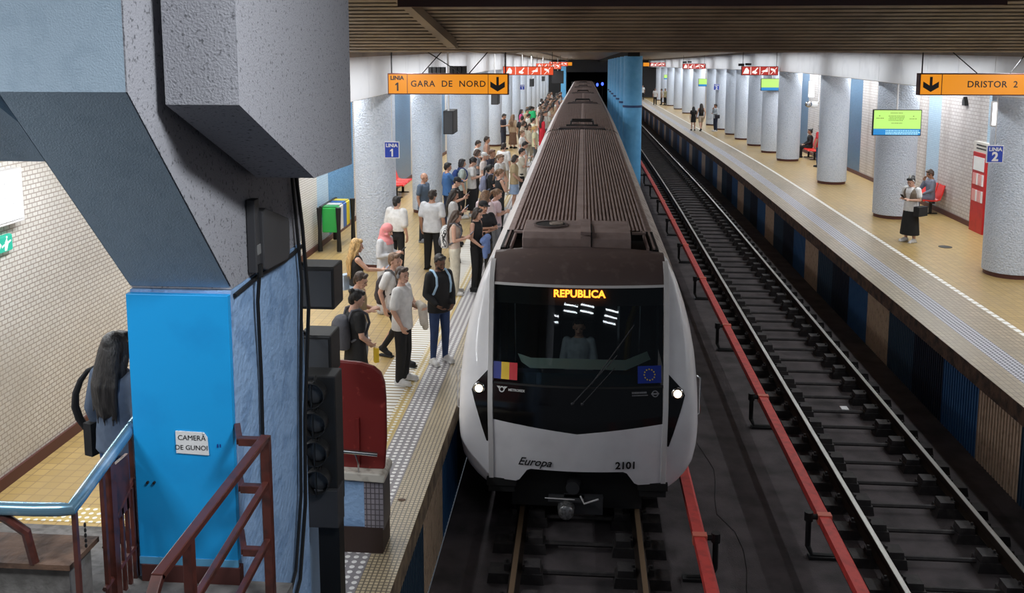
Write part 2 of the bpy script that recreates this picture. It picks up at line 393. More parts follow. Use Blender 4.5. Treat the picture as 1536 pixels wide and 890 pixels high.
wr = [(a, min(b, 121), m) for a, b, m in wr if a < 120]
wr[2] = (25.0, 28.2, T)
wall('wall_right', 10.6, wr, PZ, 6.0)
for side, x, s in (('left', -6.42, 1), ('right', 10.6, -1)):
    struct(ext([(x, PZ), (x + s*0.03, PZ), (x + s*0.03, PZ+0.14), (x, PZ+0.14)], clipys(7.5, 121)).build('baseboard_' + side, M['colbase'], bend=True))
# end wall with the tunnel mouth
mb = MB(); mb.box(-6.5, -2.2, 121, 121.4, -1.9, 5.6); mb.box(5.7, 10.8, 121, 121.4, -1.9, 5.6); mb.box(-2.2, 5.7, 121, 121.4, 2.75, 5.6)
struct(mb.build('wall_far', M['greybox']))
mb = MB(); mb.box(-2.2, 5.7, 136, 136.2, -2.5, 3); mb.box(-2.3,-2.2,121.4,136,-2.5,3); mb.box(5.7,5.8,121.4,136,-2.5,3); mb.box(-2.2,5.7,121.4,136,2.75,2.9); mb.box(-2.2,5.7,121.4,136,-2.1,-2.0)
struct(mb.build('wall_tunnel', M['slatdark']))

# slatted ceiling: sloping over the stairs, then level over the tracks
mb = MB(); SL = 0.42; p = 0.115; n = 96
def slz(y): return 5.96 + SL*(15.0 - y)
mb.cur = 0
for i in range(n):
    y1 = 15.0 - i*p; y0 = y1 - p*0.62
    z1, z0 = slz(y1), slz(y0)
    nz = 0.045
    mb.add([(-6.42, y1, z1), (10.6, y1, z1), (10.6, y0, z0), (-6.42, y0, z0), (-6.42, y0+0.018, z0+nz), (10.6, y0+0.018, z0+nz), (10.6, y1+0.0, z1+nz), (-6.42, y1+0.0, z1+nz)],
           [(0,1,2,3), (3,2,5,4), (0,1,6,7)])
mb.cur = 1
mb.add([(-6.42, 15.0, 6.03), (10.6, 15.0, 6.03), (10.6, 3.9, slz(3.9)+0.07), (-6.42, 3.9, slz(3.9)+0.07)], [(0,1,2,3)])
struct(mb.build('ceiling', [M['slat'], M['slatdark']]))
ys = [15.0] + [y for y in YB if y > 15] 
struct(ext([(-6.42, 5.97), (10.6, 5.97), (10.6, 6.05), (-6.42, 6.05)], ys).build('ceiling_level', M['slat'], bend=True))
# ledge beams on the ceiling
mb = MB()
a, b = Vector((-2.70, 12.6, slz(12.6)-0.01)), Vector((-2.07, 14.5, slz(14.5)-0.01))
d = (b-a).normalized(); sx = Vector((0.07, 0, 0)); dn = Vector((0, -0.03, -0.13))
mb.add([a-sx, a+sx, b+sx, b-sx, a-sx+dn, a+sx+dn, b+sx+dn, b-sx+dn], [(0,3,2,1),(4,5,6,7),(0,1,5,4),(1,2,6,5),(2,3,7,6),(3,0,4,7)])
struct(mb.build('trim_ceiling_ledge', M['slat']))
mb = MB(); mb.loft([[Vector((-2.14, y, z)), Vector((-2.02, y, z)), Vector((-2.02, y, z+.12)), Vector((-2.14, y, z+.12))] for y, z in [(14.5, 6.02), (17, 5.95), (21, 5.89), (28, 5.86)] + [(y, 5.86) for y in YB if y > 29]])
struct(mb.build('trim_ceiling_rail', pm('pale_ceiling_trim', (0.40, 0.34, 0.26), 0.6), bend=True))
struct(ext([(1.95, 5.70), (2.47, 5.70), (2.47, 5.98), (1.95, 5.98)], [41.3]+[y for y in YB if y > 42]).build('trim_ceiling_beam', M['slatdark'], bend=True))
mb = MB(); mb.box(-2.6, 5.6, 12.86, 13.0, 6.60, 6.80)
struct(mb.build('trim_ceiling_cross_beam', pm('maroon_painted_steel', (0.05, 0.018, 0.016), 0.5)))
# white fascias above both colonnades, panel joints modelled as gaps
for side, x, s, y0 in (('left', -4.1, 1, 10.0), ('right', 8.3, -1, 12.0)):
    mb = MB(); y = y0
    while y < 120:
        y1 = min(y + 1.85, 120.5)
        for yy0, yy1 in ((y + 0.012, y1),):
            m2 = [yy0, (yy0+yy1)/2, yy1]
            mb.loft([[Vector((x, q, 5.08)), Vector((x + s*-0.05, q, 5.06)), Vector((x + s*-0.05, q, 5.86)), Vector((x, q, 5.86))] for q in m2])
        y = y1
    struct(mb.build('trim_fascia_' + side, M['frieze'], bend=True))
    struct(ext([(x, 5.86), (x - s*0.12, 5.86), (x - s*0.12, 5.97), (x, 5.97)], clipys(y0, 120)).build('trim_fascia_cap_' + side, M['slat'], bend=True))
    # soffit above the platform behind the fascia
    xw = -6.42 if s > 0 else 10.6
    struct(ext([(x - s*0.06, 5.42), (xw, 5.42), (xw, 5.5), (x - s*0.06, 5.5)], clipys(7, 120)).build('ceiling_platform_' + side, M['frieze'], bend=True))

# ------------------------------------------------------------------ columns
def column(cx, cy, r, label, group=None, top=5.12, cat='column'):
    d = drop(cy); t = empty('platform_column', (cx, cy, PZ - d), label, cat, group)
    mb = MB()
    n = 32; mb.loft([[Vector((cx + r*math.cos(2*math.pi*k/n), cy + r*math.sin(2*math.pi*k/n), z)) for k in range(n)] for z in (PZ+0.10-d, 2.5-d, 4-d, top-d)])
    mb.build('shaft', M['col'], t, smooth=True)
    mb = MB(); mb.cyl((cx, cy), r*0.94, PZ-d, PZ+0.11-d, 32); mb.build('plinth', M['colbase'], t, smooth=True)
    return t
CR = [(20.3, .56), (27.15, .56), (33.85, .51), (41.1, .49), (44.7, .49), (48.5, .49), (52.5, .49), (56.1, .49), (60.4, .49), (64.8, .49), (73.0, .49), (80.5, .49), (88.0, .49), (95.5, .49), (103, .49), (110, .49)]
rlab = ['pale blue plaster column nearest on the right platform, cut by the frame', 'pale blue plaster column behind the woman in the long black skirt',
        'pale blue plaster column in front of the red-shirted sitter by the far red bench', 'pale blue plaster column fourth from the front on the right platform',
        'pale blue plaster column fifth from the front on the right platform', 'pale blue plaster column sixth from the front on the right platform, behind the second green screen']
for i, (y, r) in enumerate(CR):
    if i < len(rlab): column(9.27 if i == 0 else 9.0, y, r, rlab[i], 'right platform columns')
    else: column(9.0, y, r, 'small distant pale blue column in the packed far row of the right platform', 'right platform columns')
CL = [20.1, 26.9, 33.9, 40.5, 47.0, 54, 61, 68, 75, 82, 89, 96, 103, 110]
llab = ['thick rough pale blue column beside the recycling bins, nearest on the left platform', 'pale blue column behind the bald man in the polo shirt',
        'pale blue column beside the man in the blue shirt, third on the left platform', 'wide pale blue column behind the crowd, left of the standing man in black']
for i, y in enumerate(CL):
    column(-4.62, y, .45, llab[i] if i < 4 else 'distant pale blue column in the far row of the left platform', 'left platform columns')
def bluecolumn(y, label):
    d = drop(y); t = empty('blue_column', (2.21, y, -0.3-d), label, 'column', 'blue columns between the tracks')
    mb = MB(); mb.cyl((2.21, y), .42, -0.3-d, 5.72-d, 28); mb.build('shaft', M['bluecol'], t, smooth=True)
    mb = MB(); mb.loft([[Vector((2.21+.445*math.cos(k*math.pi/14), y+.445*math.sin(k*math.pi/14), z-d)) for k in range(28)] for z in (3.42, 3.52)]); mb.build('painted_band', M['bluecap'], t, smooth=True)
bluecolumn(41.9, 'nearest bright blue round column between the tracks beside the train')
for y in (46.4, 51, 55.6, 60.2, 64.8, 69.5): bluecolumn(y, 'bright blue round column hidden in the row behind the nearest one')

# ------------------------------------------------------------------ tracks
def rail_profile(cx):
    return [(cx-.07,-.17),(cx+.07,-.17),(cx+.07,-.155),(cx+.012,-.13),(cx+.012,-.045),(cx+.036,-.035),(cx+.036,-.004),(cx+.026,0),(cx-.026,0),(cx-.036,-.004),(cx-.036,-.035),(cx-.012,-.045),(cx-.012,-.13),(cx-.07,-.155)]
def track(cx, y0, y1, label, topmat, nmax=100):
    t = empty('railway_track', (cx, y0, -0.3), label, 'track')
    for s in (-1, 1):
        x = cx + s*0.752; o = ext(rail_profile(x), clipys(y0, y1)).build('rail', M['rail'], t, bend=True)
        hd = ext([(x-.034,-.008),(x+.034,-.008),(x+.03,.0015),(x-.03,.0015)], clipys(y0, y1)); hd.build('rail_head', topmat, t, bend=True)
    def sl(mb, y):
        for s in (-1, 1):
            x = cx + s*0.752
            mb.prism([(x-.34, -.30), (x+.34, -.30), (x+.32, -.17), (x-.32, -.17)], 1, y-.12, y+.12)
            xi = x - s*.20; mb.prism([(xi-.10,-.17),(xi+.10,-.17),(xi+.09,-.085),(xi-.09,-.085)], 1, y-.10, y+.10)
            for dx in (-.11, .11):
                mb.box(x+dx-.03, x+dx+.03, y-.05, y+.05, -.17, -.09); mb.cyl((x+dx, y), .017, -.09, -.055, 6)
        mb.tube([(cx-.5, y, -.20), (cx+.5, y, -.20)], .030, 6)
    y = y0 + .35; k = 0; rest = MB()
    while y < y1 - .3:
        if k < nmax: mb = MB(); sl(mb, y); mb.build('sleeper', M['sleeper'], t, bend=True)
        else: sl(rest, y)
        y += .66; k += 1
    if rest.v: tag(rest.build('sleepers_beyond', M['sleeper'], t, bend=True), kind='stuff')
    return t
track(4.42, 6.0, 120, 'empty right track with shiny running rails on black sleeper blocks', M['railtop'])
track(0.0, 6.0, 20, 'left track with dull rusty rails, under and in front of the train', M['railrust'])
# equipment between the left rails
t = empty('track_box', (-0.1, 8.9, -.3), 'dark equipment box between the left rails in front of the train', 'box')
MB().box(-.37, .17, 8.55, 9.3, -.3, -.02).build('casing', M['greybox'], t, bevel=.02)
MB().box(-.40, .20, 8.75, 8.9, -.12, -.05).build('strap', M['blk'], t)
mb = text_mb('50012', .06); xf(mb, facing((-.10, 8.54, -.10)))
MB().box(-.2, 0, 8.535, 8.549, -.14, -.06).build('label_plate', M['white'], t); xf(mb, Matrix.Translation((0, -.01, 0))); mb.build('plate_number', M['ink'], t)
tag(MB().box(-.62, -.42, 8.55, 9.5, -.3, -.12).build('cable_cover', pm('rusty_orange_cover', (0.36, 0.12, 0.05), 0.8), bevel=.01), 'short rusty orange cover beside the left rail', 'cover')
def third(cx, ys_br, y0, y1, label, brs, zc=.25):
    t = empty('third_rail', (cx, y0, -.3), label, 'third rail')
    st = sorted(set([y0] + [q for q in YB if y0 < q < y1] + [y1]))
    ext([(cx-.075, zc-.10), (cx+.075, zc-.10), (cx+.075, zc-.03), (cx+.045, zc), (cx-.075, zc)], st).build('cover', M['red3'], t, bend=True)
    ext([(cx-.03, zc-.20), (cx+.03, zc-.20), (cx+.03, zc-.1), (cx-.03, zc-.1)], st).build('conductor', M['rail'], t, bend=True)
    for y in ys_br:
        ext([(cx-.085, zc-.11), (cx+.085, zc-.11), (cx+.085, zc+.012), (cx-.085, zc+.012)], [y-.05, y+.05]).build('clamp', M['red3c'], t, bend=True)
        mb = MB(); xb = cx + brs*.19
        mb.tube([(cx+brs*.07, y, zc-.03), (xb, y, zc-.03)], .035, 8)
        mb.cyl((xb, y), .055, zc-.08, zc+.035, 10)
        mb.tube([(xb, y, zc-.03), (xb, y-.01, -.16), (xb-brs*.05, y-.05, -.26), (cx-brs*.15, y-.05, -.27)], [.035,.035,.032,.03], 6)
        mb.box(min(xb, cx-brs*.2), max(xb, cx-brs*.2), y-.11, y+.01, -.30, -.26)
        mb.build('bracket', M['blk'], t, bend=True)
    return t
third(3.05, [11.1+3.97*k for k in range(22)], 6.0, 100, 'long red-covered third rail running beside the right track', -1)
third(1.44, [10.5], 6.0, 13.6, 'red-covered third rail starting beside the train front', 1)
# cracks and puddle-dark lines on the bed between tracks
mb = MB(); y = 8.0; x = 2.25; pts = []
for k in range(30): pts.append((x, y, -.296)); y += .45; x = 2.1 + .1*math.sin(k*1.3) + random.uniform(-.05, .05) - .012*k
mb.tube(pts, .003, 4); tag(mb.build('floor_crack', M['blk']), kind='structure')
# ------------------------------------------------------------------ the train
TX = -0.04
def lerp_t(tab, q):
    if q <= tab[0][0]: return tab[0][1]
    for (a, va), (b, vb) in zip(tab[:-1], tab[1:]):
        if q <= b: return va + (vb-va)*(q-a)/(b-a)
    return tab[-1][1]
YC = [(.45,11.14),(.62,11.12),(1.2,11.08),(1.5,11.11),(1.77,11.20),(2.0,11.29),(2.94,11.74),(3.08,11.84),(3.18,11.98),(3.25,12.18),(3.29,12.55)]
HW = [(.45,1.24),(.52,1.34),(.62,1.43),(.75,1.505),(.95,1.545),(1.2,1.56),(1.7,1.55),(2.1,1.52),(2.4,1.47),(2.7,1.395),(2.95,1.31),(3.13,1.22),(3.22,1.13),(3.26,1.12)]
def rx(z): return 1.10 + .05*max(0, min(1, (z-1.0)/2.0))       # inner edge of the side bands
def S(x, z, off=0.0):
    a = abs(x); r = rx(z); h = max(lerp_t(HW, z), r+.005); y = lerp_t(YC, z)
    if a <= r: y += .13*(a/r)**2
    else:
        t = min(1, (a-r)/(h-r)); y += .13 + .06*t + .34*(1-math.sqrt(max(0, 1-t**6)))
    return Vector((TX+x, y-off, z))
def patch(xf_, zs, nx, off=0.0, thick=0.0):
    """grid on the nose; xf_(z) -> (x0,x1)"""
    mb = MB(); vs = []; fs = []
    for z in zs:
        a, b = xf_(z) if callable(xf_) else xf_
        for i in range(nx+1): vs.append(S(a+(b-a)*i/nx, z, off))
    W = nx+1
    for j in range(len(zs)-1):
        for i in range(nx): fs.append((j*W+i, j*W+i+1, (j+1)*W+i+1, (j+1)*W+i))
    if thick:
        o = len(vs); vs += [v + Vector((0, thick, 0)) for v in vs]
        fs += [tuple(o+i for i in reversed(f)) for f in fs]
        H = len(zs)
        per = [i for i in range(W)] + [j*W+nx for j in range(1, H)] + [(H-1)*W+i for i in range(nx-1, -1, -1)] + [j*W for j in range(H-2, 0, -1)]
        for a, b in zip(per, per[1:]+per[:1]): fs.append((a, b, b+o, a+o))
    return mb.add(vs, fs)
train = empty('metro_train', (0, 11.1, -.3), 'long white metro train with a dark brown ribbed roof and black windscreen', 'train')
rng = lambda a, b, n: [a+(b-a)*i/n for i in range(n+1)]
# side bands of the nose
for s in (-1, 1):
    zs = [.45,.48,.52,.57,.62,.68,.75,.85,.95] + rng(1.1, 2.9, 14) + [2.95,3.0,3.05,3.09,3.13,3.17,3.2,3.22]
    mb = MB(); vs = []; fs = []; ts = [0,.2,.4,.6,.72,.82,.9,.95,.98,1.0]; ye = [11.9,12.2,12.6]
    W = len(ts)+len(ye)
    for z in zs:
        r = rx(z)+.005; h = max(lerp_t(HW, z), r+.01)
        last = None
        for t in ts: last = S(s*(r+(h-r)*t), z); vs.append(last)
        for q in ye: vs.append(Vector((TX+s*h, max(q, last.y+.01), z)))
    for j in range(len(zs)-1):
        for i in range(W-1): fs.append((j*W+i, j*W+i+1, (j+1)*W+i+1, (j+1)*W+i))
    mb.add(vs, fs); mb.build('nose_side_shell', M['train_w'], train, smooth=True, angle=60)
    # raised trim rib next to the windscreen
    pts = [S(s*(rx(z)-.0), z, .012) for z in rng(.47, 3.1, 30) + [3.16, 3.2]]
    mb = MB(); rings = []
    for p in pts: rings.append([p+Vector((-.040,.04,0)), p+Vector((-.030,-.022,0)), p+Vector((.030,-.022,0)), p+Vector((.040,.04,0))])
    mb.loft(rings); mb.build('windscreen_trim_rib', M['rib'], train, smooth=True)
    # headlamp recess and lamp
    tri = MB(); A = [(1.155, 1.92), (1.37, 1.69), (1.165, 1.02)]
    zs2 = rng(1.02, 1.92, 14); vs = []; fs = []
    def xo(z): return 1.165+(1.37-1.165)*(z-1.02)/(1.67) if False else (1.16+(1.37-1.16)*(z-1.02)/.67 if z < 1.69 else 1.37-(1.37-1.15)*(z-1.69)/.23)
    for z in zs2:
        for k in range(4): vs.append(S(s*(1.14+(xo(z)-1.14)*k/3), z, .006))
    for j in range(len(zs2)-1):
        for i in range(3): fs.append((j*4+i, j*4+i+1, j*4+i+5, j*4+i+4))
    o = len(vs); vs += [v+Vector((0,.012,0)) for v in vs]; fs += [tuple(q+o for q in reversed(f)) for f in fs]
    tri.add(vs, fs); rec = tri.build('headlamp_recess', M['black_gloss'], train, smooth=True)
    c = S(s*1.262, 1.70, .014)
    mb = MB(); mb.loft([[c+Vector((.075*f*math.cos(k*math.pi/12), -dy, .075*f*math.sin(k*math.pi/12))) for k in range(24)] for f, dy in ((1,0),(1,.03),(.85,.04))])
    mb.build('lamp_ring', M['chrome'], rec, smooth=True)
    mb = MB(); mb.sph(c+Vector((0,-.028,0)), .060, .025, .060, 16, 8); mb.build('lamp_lens', emit('warm_headlamp', (1.0, .80, .55), 5), rec, smooth=True)
# white apron with the notch over the coupler
def zch(x): return 1.205 + .115*(abs(x)/1.07)
n = 44; mb = MB(); vs = []; fs = []
xs = rng(-1.075, 1.075, n); K = 7
for x in xs:
    a = abs(x); zb = .70 if a < .62 else (.70-(a-.62)/.13*.19 if a < .75 else .51)
    for k in range(K): vs.append(S(x, zb+(zch(x)-zb)*k/(K-1), .004 + .012*(1-a/1.07)))
for i in range(n):
    for k in range(K-1): fs.append((i*K+k, (i+1)*K+k, (i+1)*K+k+1, i*K+k+1))
o = len(vs); vs += [v+Vector((0,.05,0)) for v in vs]; fs2 = [tuple(q+o for q in reversed(f)) for f in fs]
for i in range(n): fs2 += [(i*K, i*K+o, (i+1)*K+o, (i+1)*K), (i*K+K-1, (i+1)*K+K-1, (i+1)*K+K-1+o, i*K+K-1+o)]
mb.add(vs, fs+fs2); mb.build('front_apron', M['train_w'], train, smooth=True, angle=30)
# black panel under the windscreen
mb = MB(); vs = []; fs = []; n = 30
for x in rng(-1.075, 1.075, n):
    for k in range(6): vs.append(S(x, zch(x)+(1.765-zch(x))*k/5))
for i in range(n):
    for k in range(5): fs.append((i*6+k, (i+1)*6+k, (i+1)*6+k+1, i*6+k+1))
mb.add(vs, fs); mb.build('black_front_panel', M['black_gloss'], train, smooth=True)
# windscreen
t = NT('tinted_windscreen'); t.t.nodes.remove(t.b)
tr = t.n('ShaderNodeBsdfTransparent'); tr.inputs[0].default_value = (.62, .68, .68, 1)
gl = t.n('ShaderNodeBsdfGlossy'); gl.inputs['Roughness'].default_value = .02; gl.inputs[0].default_value = (.9,.95,1,1)
fr = t.n('ShaderNodeFresnel'); fr.inputs[0].default_value = 1.5
mx = t.n('ShaderNodeMixShader'); t.l(fr.outputs[0], mx.inputs[0]); t.l(tr.outputs[0], mx.inputs[1]); t.l(gl.outputs[0], mx.inputs[2]); t.l(mx.outputs[0], t.out.inputs[0])
M['glass'] = t.m
patch(lambda z: (-rx(z)+.03, rx(z)-.03), rng(1.78, 2.93, 12), 16, 0.0).build('windscreen', M['glass'], train, smooth=True)
patch((-1.09, 1.09), [1.762, 1.785], 16, .006, .02).build('windscreen_lower_seal', M['rubber'], train)
patch((-1.13, 1.13), [2.925, 2.955], 16, .008, .02).build('windscreen_upper_seal', M['rib'], train)
mb = patch((-1.12, 1.12), [2.70, 2.93], 16, -.05, .01); mb.build('destination_display_housing', M['rubber'], train)
# brown cowl rolling back onto the roof
mb = MB(); vs = []; fs = []; zs = [2.955,3.0,3.05,3.10,3.14,3.18,3.21,3.235,3.25,3.262]; n = 24
for j, z in enumerate(zs):
    for i in range(n+1):
        u = -1+2*i/n; x = u*(rx(z)-.005); p = S(x, z+.02*(1-u*u)*(j/9.0)); vs.append(p)
for (y, zz) in ((12.45, 3.268), (12.62, 3.268)):
    for i in range(n+1):
        u = -1+2*i/n; vs.append(Vector((TX+u*1.10, y, 3.23+.05*(1-u*u))))
W = n+1
for j in range(len(zs)+1):
    for i in range(n): fs.append((j*W+i, j*W+i+1, (j+1)*W+i+1, (j+1)*W+i))
mb.add(vs, fs); mb.build('roof_cowl', M['cowl'], train, smooth=True, angle=60)
# cab interior
mb = MB(); mb.box(TX-1.04, TX+1.04, 13.0, 13.06, .9, 3.1); mb.box(TX-1.06, TX-1.03, 11.9, 13.0, .9, 2.9); mb.box(TX+1.03, TX+1.06, 11.9, 13.0, .9, 2.9); mb.box(TX-1.04, TX+1.04, 11.6, 13.0, .95, 1.0); mb.box(TX-1.04, TX+1.04, 12.0, 13.0, 2.96, 3.0)
mb.build('cab_interior', pm('dark_cab_lining', (.035,.04,.045), .6), train)
mb = MB(); mb.prism([(11.42,1.0),(12.05,1.0),(12.0,1.72),(11.62,1.80),(11.42,1.72)], 0, TX-1.0, TX+1.0); dk = mb.build('dashboard', pm('dark_teal_dashboard', (.02,.05,.065), .5), train)
mb = MB()
zt = 1.93
mb.add([(TX-.62,11.58,zt-.05),(TX+.62,11.58,zt-.05),(TX+.62,11.72,zt+.04),(TX-.62,11.72,zt+.04)], [(0,1,2,3)])
mb.add([(TX+.62,11.58,zt-.05),(TX+.96,11.86,zt+.01),(TX+.92,11.98,zt+.08),(TX+.62,11.72,zt+.04)], [(0,1,2,3)])
mb.add([(TX-.62,11.58,zt-.05),(TX-.62,11.72,zt+.04),(TX-.80,11.80,zt+.07),(TX-.74,11.66,zt-.0)], [(0,1,2,3)])
mb.v = mb.v + []; mb.build('dashboard_ledge', pm('pale_mint_ledge', (.62,.80,.70), .5), dk)
mb = MB(); mb.box(TX+.53, TX+.56, 12.2, 12.24, 1.7, 2.9); mb.build('cab_window_post', M['chrome'], train)
mb = MB(); mb.tube([(TX-.85,12.0,1.5),(TX-.85,12.0,2.75)], .012, 6); mb.tube([(TX+.82,12.0,1.5),(TX+.82,12.0,2.75)], .012, 6); mb.build('cab_pole', M['chrome'], train)
mb = MB(); mb.tube([(TX+.72,12.3,1.2),(TX+.66,12.3,1.8),(TX+.70,12.3,2.3),(TX+.82,12.25,2.72)], .05, 8); mb.build('brass_coloured_pipe', pm('brassy_pipe', (.45,.28,.07), .3, .8), train, smooth=True)
# destination in orange lamps, flags and lettering
def onnose(mb, x, z, off=.006, s=1):
    p = S(x, z, off); e = .05
    d = S(x, z+e)-S(x, z-e); tilt = math.atan2(d.y, d.z)
    q = S(x+e, z)-S(x-e, z); rz = math.atan2(q.y, q.x)
    return xf(mb, facing(p, rz, tilt))
onnose(text_mb('REPUBLICA', .135, .002, bold=.004), .01, 2.845, -.03).build('destination_text', emit('orange_led', (1.0, .23, .02), 6), train)
onnose(text_mb('METROREX', .042, .001, bold=.0008), -.775, 1.70).build('operator_lettering', M['white'], train)
mb = MB(); n = 20
mb.loft([[Vector((r_*math.cos(k*2*math.pi/n), r_*math.sin(k*2*math.pi/n), z)) for k in range(n)] for r_, z in ((.038,0),(.038,.004),(.024,.004),(.024,0))], False)
mb.prism([(-.072,.038),(-.030,.038),(-.012,.016),(-.032,-.004)], 2, 0, .004); mb.prism([(.072,.038),(.030,.038),(.012,.016),(.032,-.004)], 2, 0, .004)
onnose(mb, -.965, 1.70).build('operator_winged_emblem', M['white'], train)
grey = pm('grey_small_print', (.25,.25,.27), .5)
mb = MB(); x = -.115
for wd in (.012,.010,.014,.011,.012,.009,.013,.012,.010,.013,.012): mb.box(x, x+wd, -.002, .022, 0, .002); x += wd+.006
x = -.115
for wd in (.010,.008,.011,.009,.010,.012,.008,.010,.011,.010,.009,.012,.010): mb.box(x, x+wd, -.030, -.016, 0, .002); x += wd+.006
onnose(mb, .80, 1.705).build('small_print', grey, train)
mb = MB(); mb.loft([[Vector((r_*math.cos(k*2*math.pi/n), r_*math.sin(k*2*math.pi/n), z)) for k in range(n)] for r_, z in ((.042,0),(.042,.003),(.030,.003),(.030,0))], False); mb.box(-.05,.05,-.010,.010,0,.003)
onnose(mb, .98, 1.695).build('round_emblem', grey, train)
onnose(text_mb('Europa', .15, .001, shear=.45, bold=.0015), -.54, .80, .024).build('cursive_lettering', M['ink'], train)
onnose(text_mb('2101', .135, .001, bold=.004), .62, .79, .024).build('train_number', M['ink'], train)
for k, c in enumerate(((.0,.02,.30), (.95,.62,.01), (.72,.015,.03))):
    x0 = -1.085 + k*.105; patch((x0, x0+.105), rng(1.82, 2.02, 3), 2, .004, .003).build('flag_stripe', pm('flag_%s' % ('blue','yellow','red')[k], c, .4), train)
fl = patch((.76, 1.06), rng(1.82, 2.02, 3), 4, .004, .003).build('blue_flag', pm('flag_deep_blue', (.005,.03,.32), .4), train)
mb = MB()
for k in range(12):
    cx, cy = .068*math.sin(k*math.pi/6), .068*math.cos(k*math.pi/6)
    mb.prism([(cx+rr*math.sin(q*math.pi/5), cy+rr*math.cos(q*math.pi/5)) for q in range(10) for rr in ((.013 if q % 2 == 0 else .0055),)], 2, 0, .003)
onnose(mb, .91, 1.92, .010).build('ring_of_stars', pm('flag_star_yellow', (.95,.72,.03), .4), fl)
# wiper
mb = MB(); a = S(-.06, 1.60, .05); b = S(.50, 2.16, .05); c = S(.06, 1.60, .05)
mb.tube([a, b], .007, 6); mb.tube([c, S(.47, 2.02, .05)], .006, 6); mb.tube([S(.18,1.83,.03), S(.72,2.5,.03)], .008, 6); mb.sph(a, .022, .02, .022); mb.sph(c, .02, .02, .02)
mb.build('windscreen_wiper', M['greybox'], train, smooth=True)
# grab rails beside the cab
for s in (-1, 1):
    mb = MB(); mb.tube([(TX+s*1.56,11.8,1.2),(TX+s*1.61,11.8,1.24),(TX+s*1.61,11.8,1.72),(TX+s*1.56,11.8,1.76)], .012, 6); mb.build('grab_rail', M['chrome'], train, smooth=True)
# underside and coupler
mb = MB(); mb.box(TX-.85, TX+.85, 11.45, 11.6, .05, 1.0); mb.box(TX-1.3, TX+1.3, 12.1, 14.5, .12, .7); mb.build('underframe', M['signal'], train)
for s in (-1, 1):
    mb = MB(); mb.box(TX+s*.97-.19, TX+s*.97+.19, 11.22, 11.5, .42, .52); mb.box(TX+s*.97-.17, TX+s*.97+.17, 11.24, 11.5, .33, .43); mb.build('step', M['rubber'], train)
    mb = MB(); mb.box(TX+s*.62-.08, TX+s*.62+.08, 11.30, 11.44, .60, .68); mb.build('buffer_block', M['greybox'], train)
mb = MB(); mb.tube([(TX-.02,11.6,.42),(TX-.05,11.25,.40)], .09, 12); mb.box(TX-.36, TX+.10, 11.10, 11.28, .285, .30); mb.box(TX-.16, TX+.34, 11.2, 11.32, .08, .30)
cp = mb.build('coupler', M['greybox'], train)
mb = MB(); mb.tube([(TX-.13,11.15,.20),(TX-.13,11.02,.19)], [.11,.10], 16); mb.sph((TX-.13,11.02,.19), .10,.035,.10); mb.build('coupler_face', pm('worn_bare_steel', (.42,.42,.43), .4, .7, noise=(30,(.2,.2,.2),.4,.6)), cp, smooth=True)
mb = MB(); mb.tube([(TX+.05,11.1,.38),(TX+.10,11.05,.30),(TX+.28,11.05,.37)], .012, 6); mb.tube([(TX-.4,11.08,.345),(TX-.02,11.08,.335)], .007, 6); mb.build('coupler_handle', M['rib'], cp)
# car bodies
SEC = [(1.40,.75),(1.54,1.0),(1.56,1.4),(1.55,1.8),(1.52,2.2),(1.47,2.5),(1.40,2.75),(1.31,2.97)]
SHO = [(1.31,2.97),(1.22,3.13),(1.10,3.235)]
def ribbed():
    pts = [(-1.10, 3.235)]; n = 32; w = 1.03
    def dome(x): return 3.235 + .055*(1-(x/1.1)**2)
    x = -w
    while x < w - .01:
        if abs(x+.03) < .075:
            pts += [(x, dome(x)), (x+.004, dome(x)+.022), (-x-.004 if x < 0 else x+.12, dome(x)+.022)]; x = .075; pts.append((x, dome(x))); continue
        pts += [(x, dome(x)), (x+.007, dome(x)+.03), (x+.031, dome(x)+.03), (x+.038, dome(x))]; x += .0605
    pts.append((1.10, 3.235)); return pts
RB = ribbed()
seams = [(12.62, 30.75), (31.05, 48.3), (48.6, 65.8), (66.1, 83.3), (83.6, 100.8), (101.1, 118.5)]
def swp(prof, ys, mats, name, par, smooth=False):
    mb = MB(); vs = []; fs = []; W = len(prof)
    for y in ys: vs += [(TX+p[0], y, p[1]) for p in prof]
    for j in range(len(ys)-1):
        for i in range(W-1): fs.append((j*W+i, j*W+i+1, (j+1)*W+i+1, (j+1)*W+i))
    mb.add(vs, fs); return mb.build(name, mats, par, bend=True, smooth=smooth, angle=50)
winm = pm('dark_car_window', (.01,.012,.014), .1)
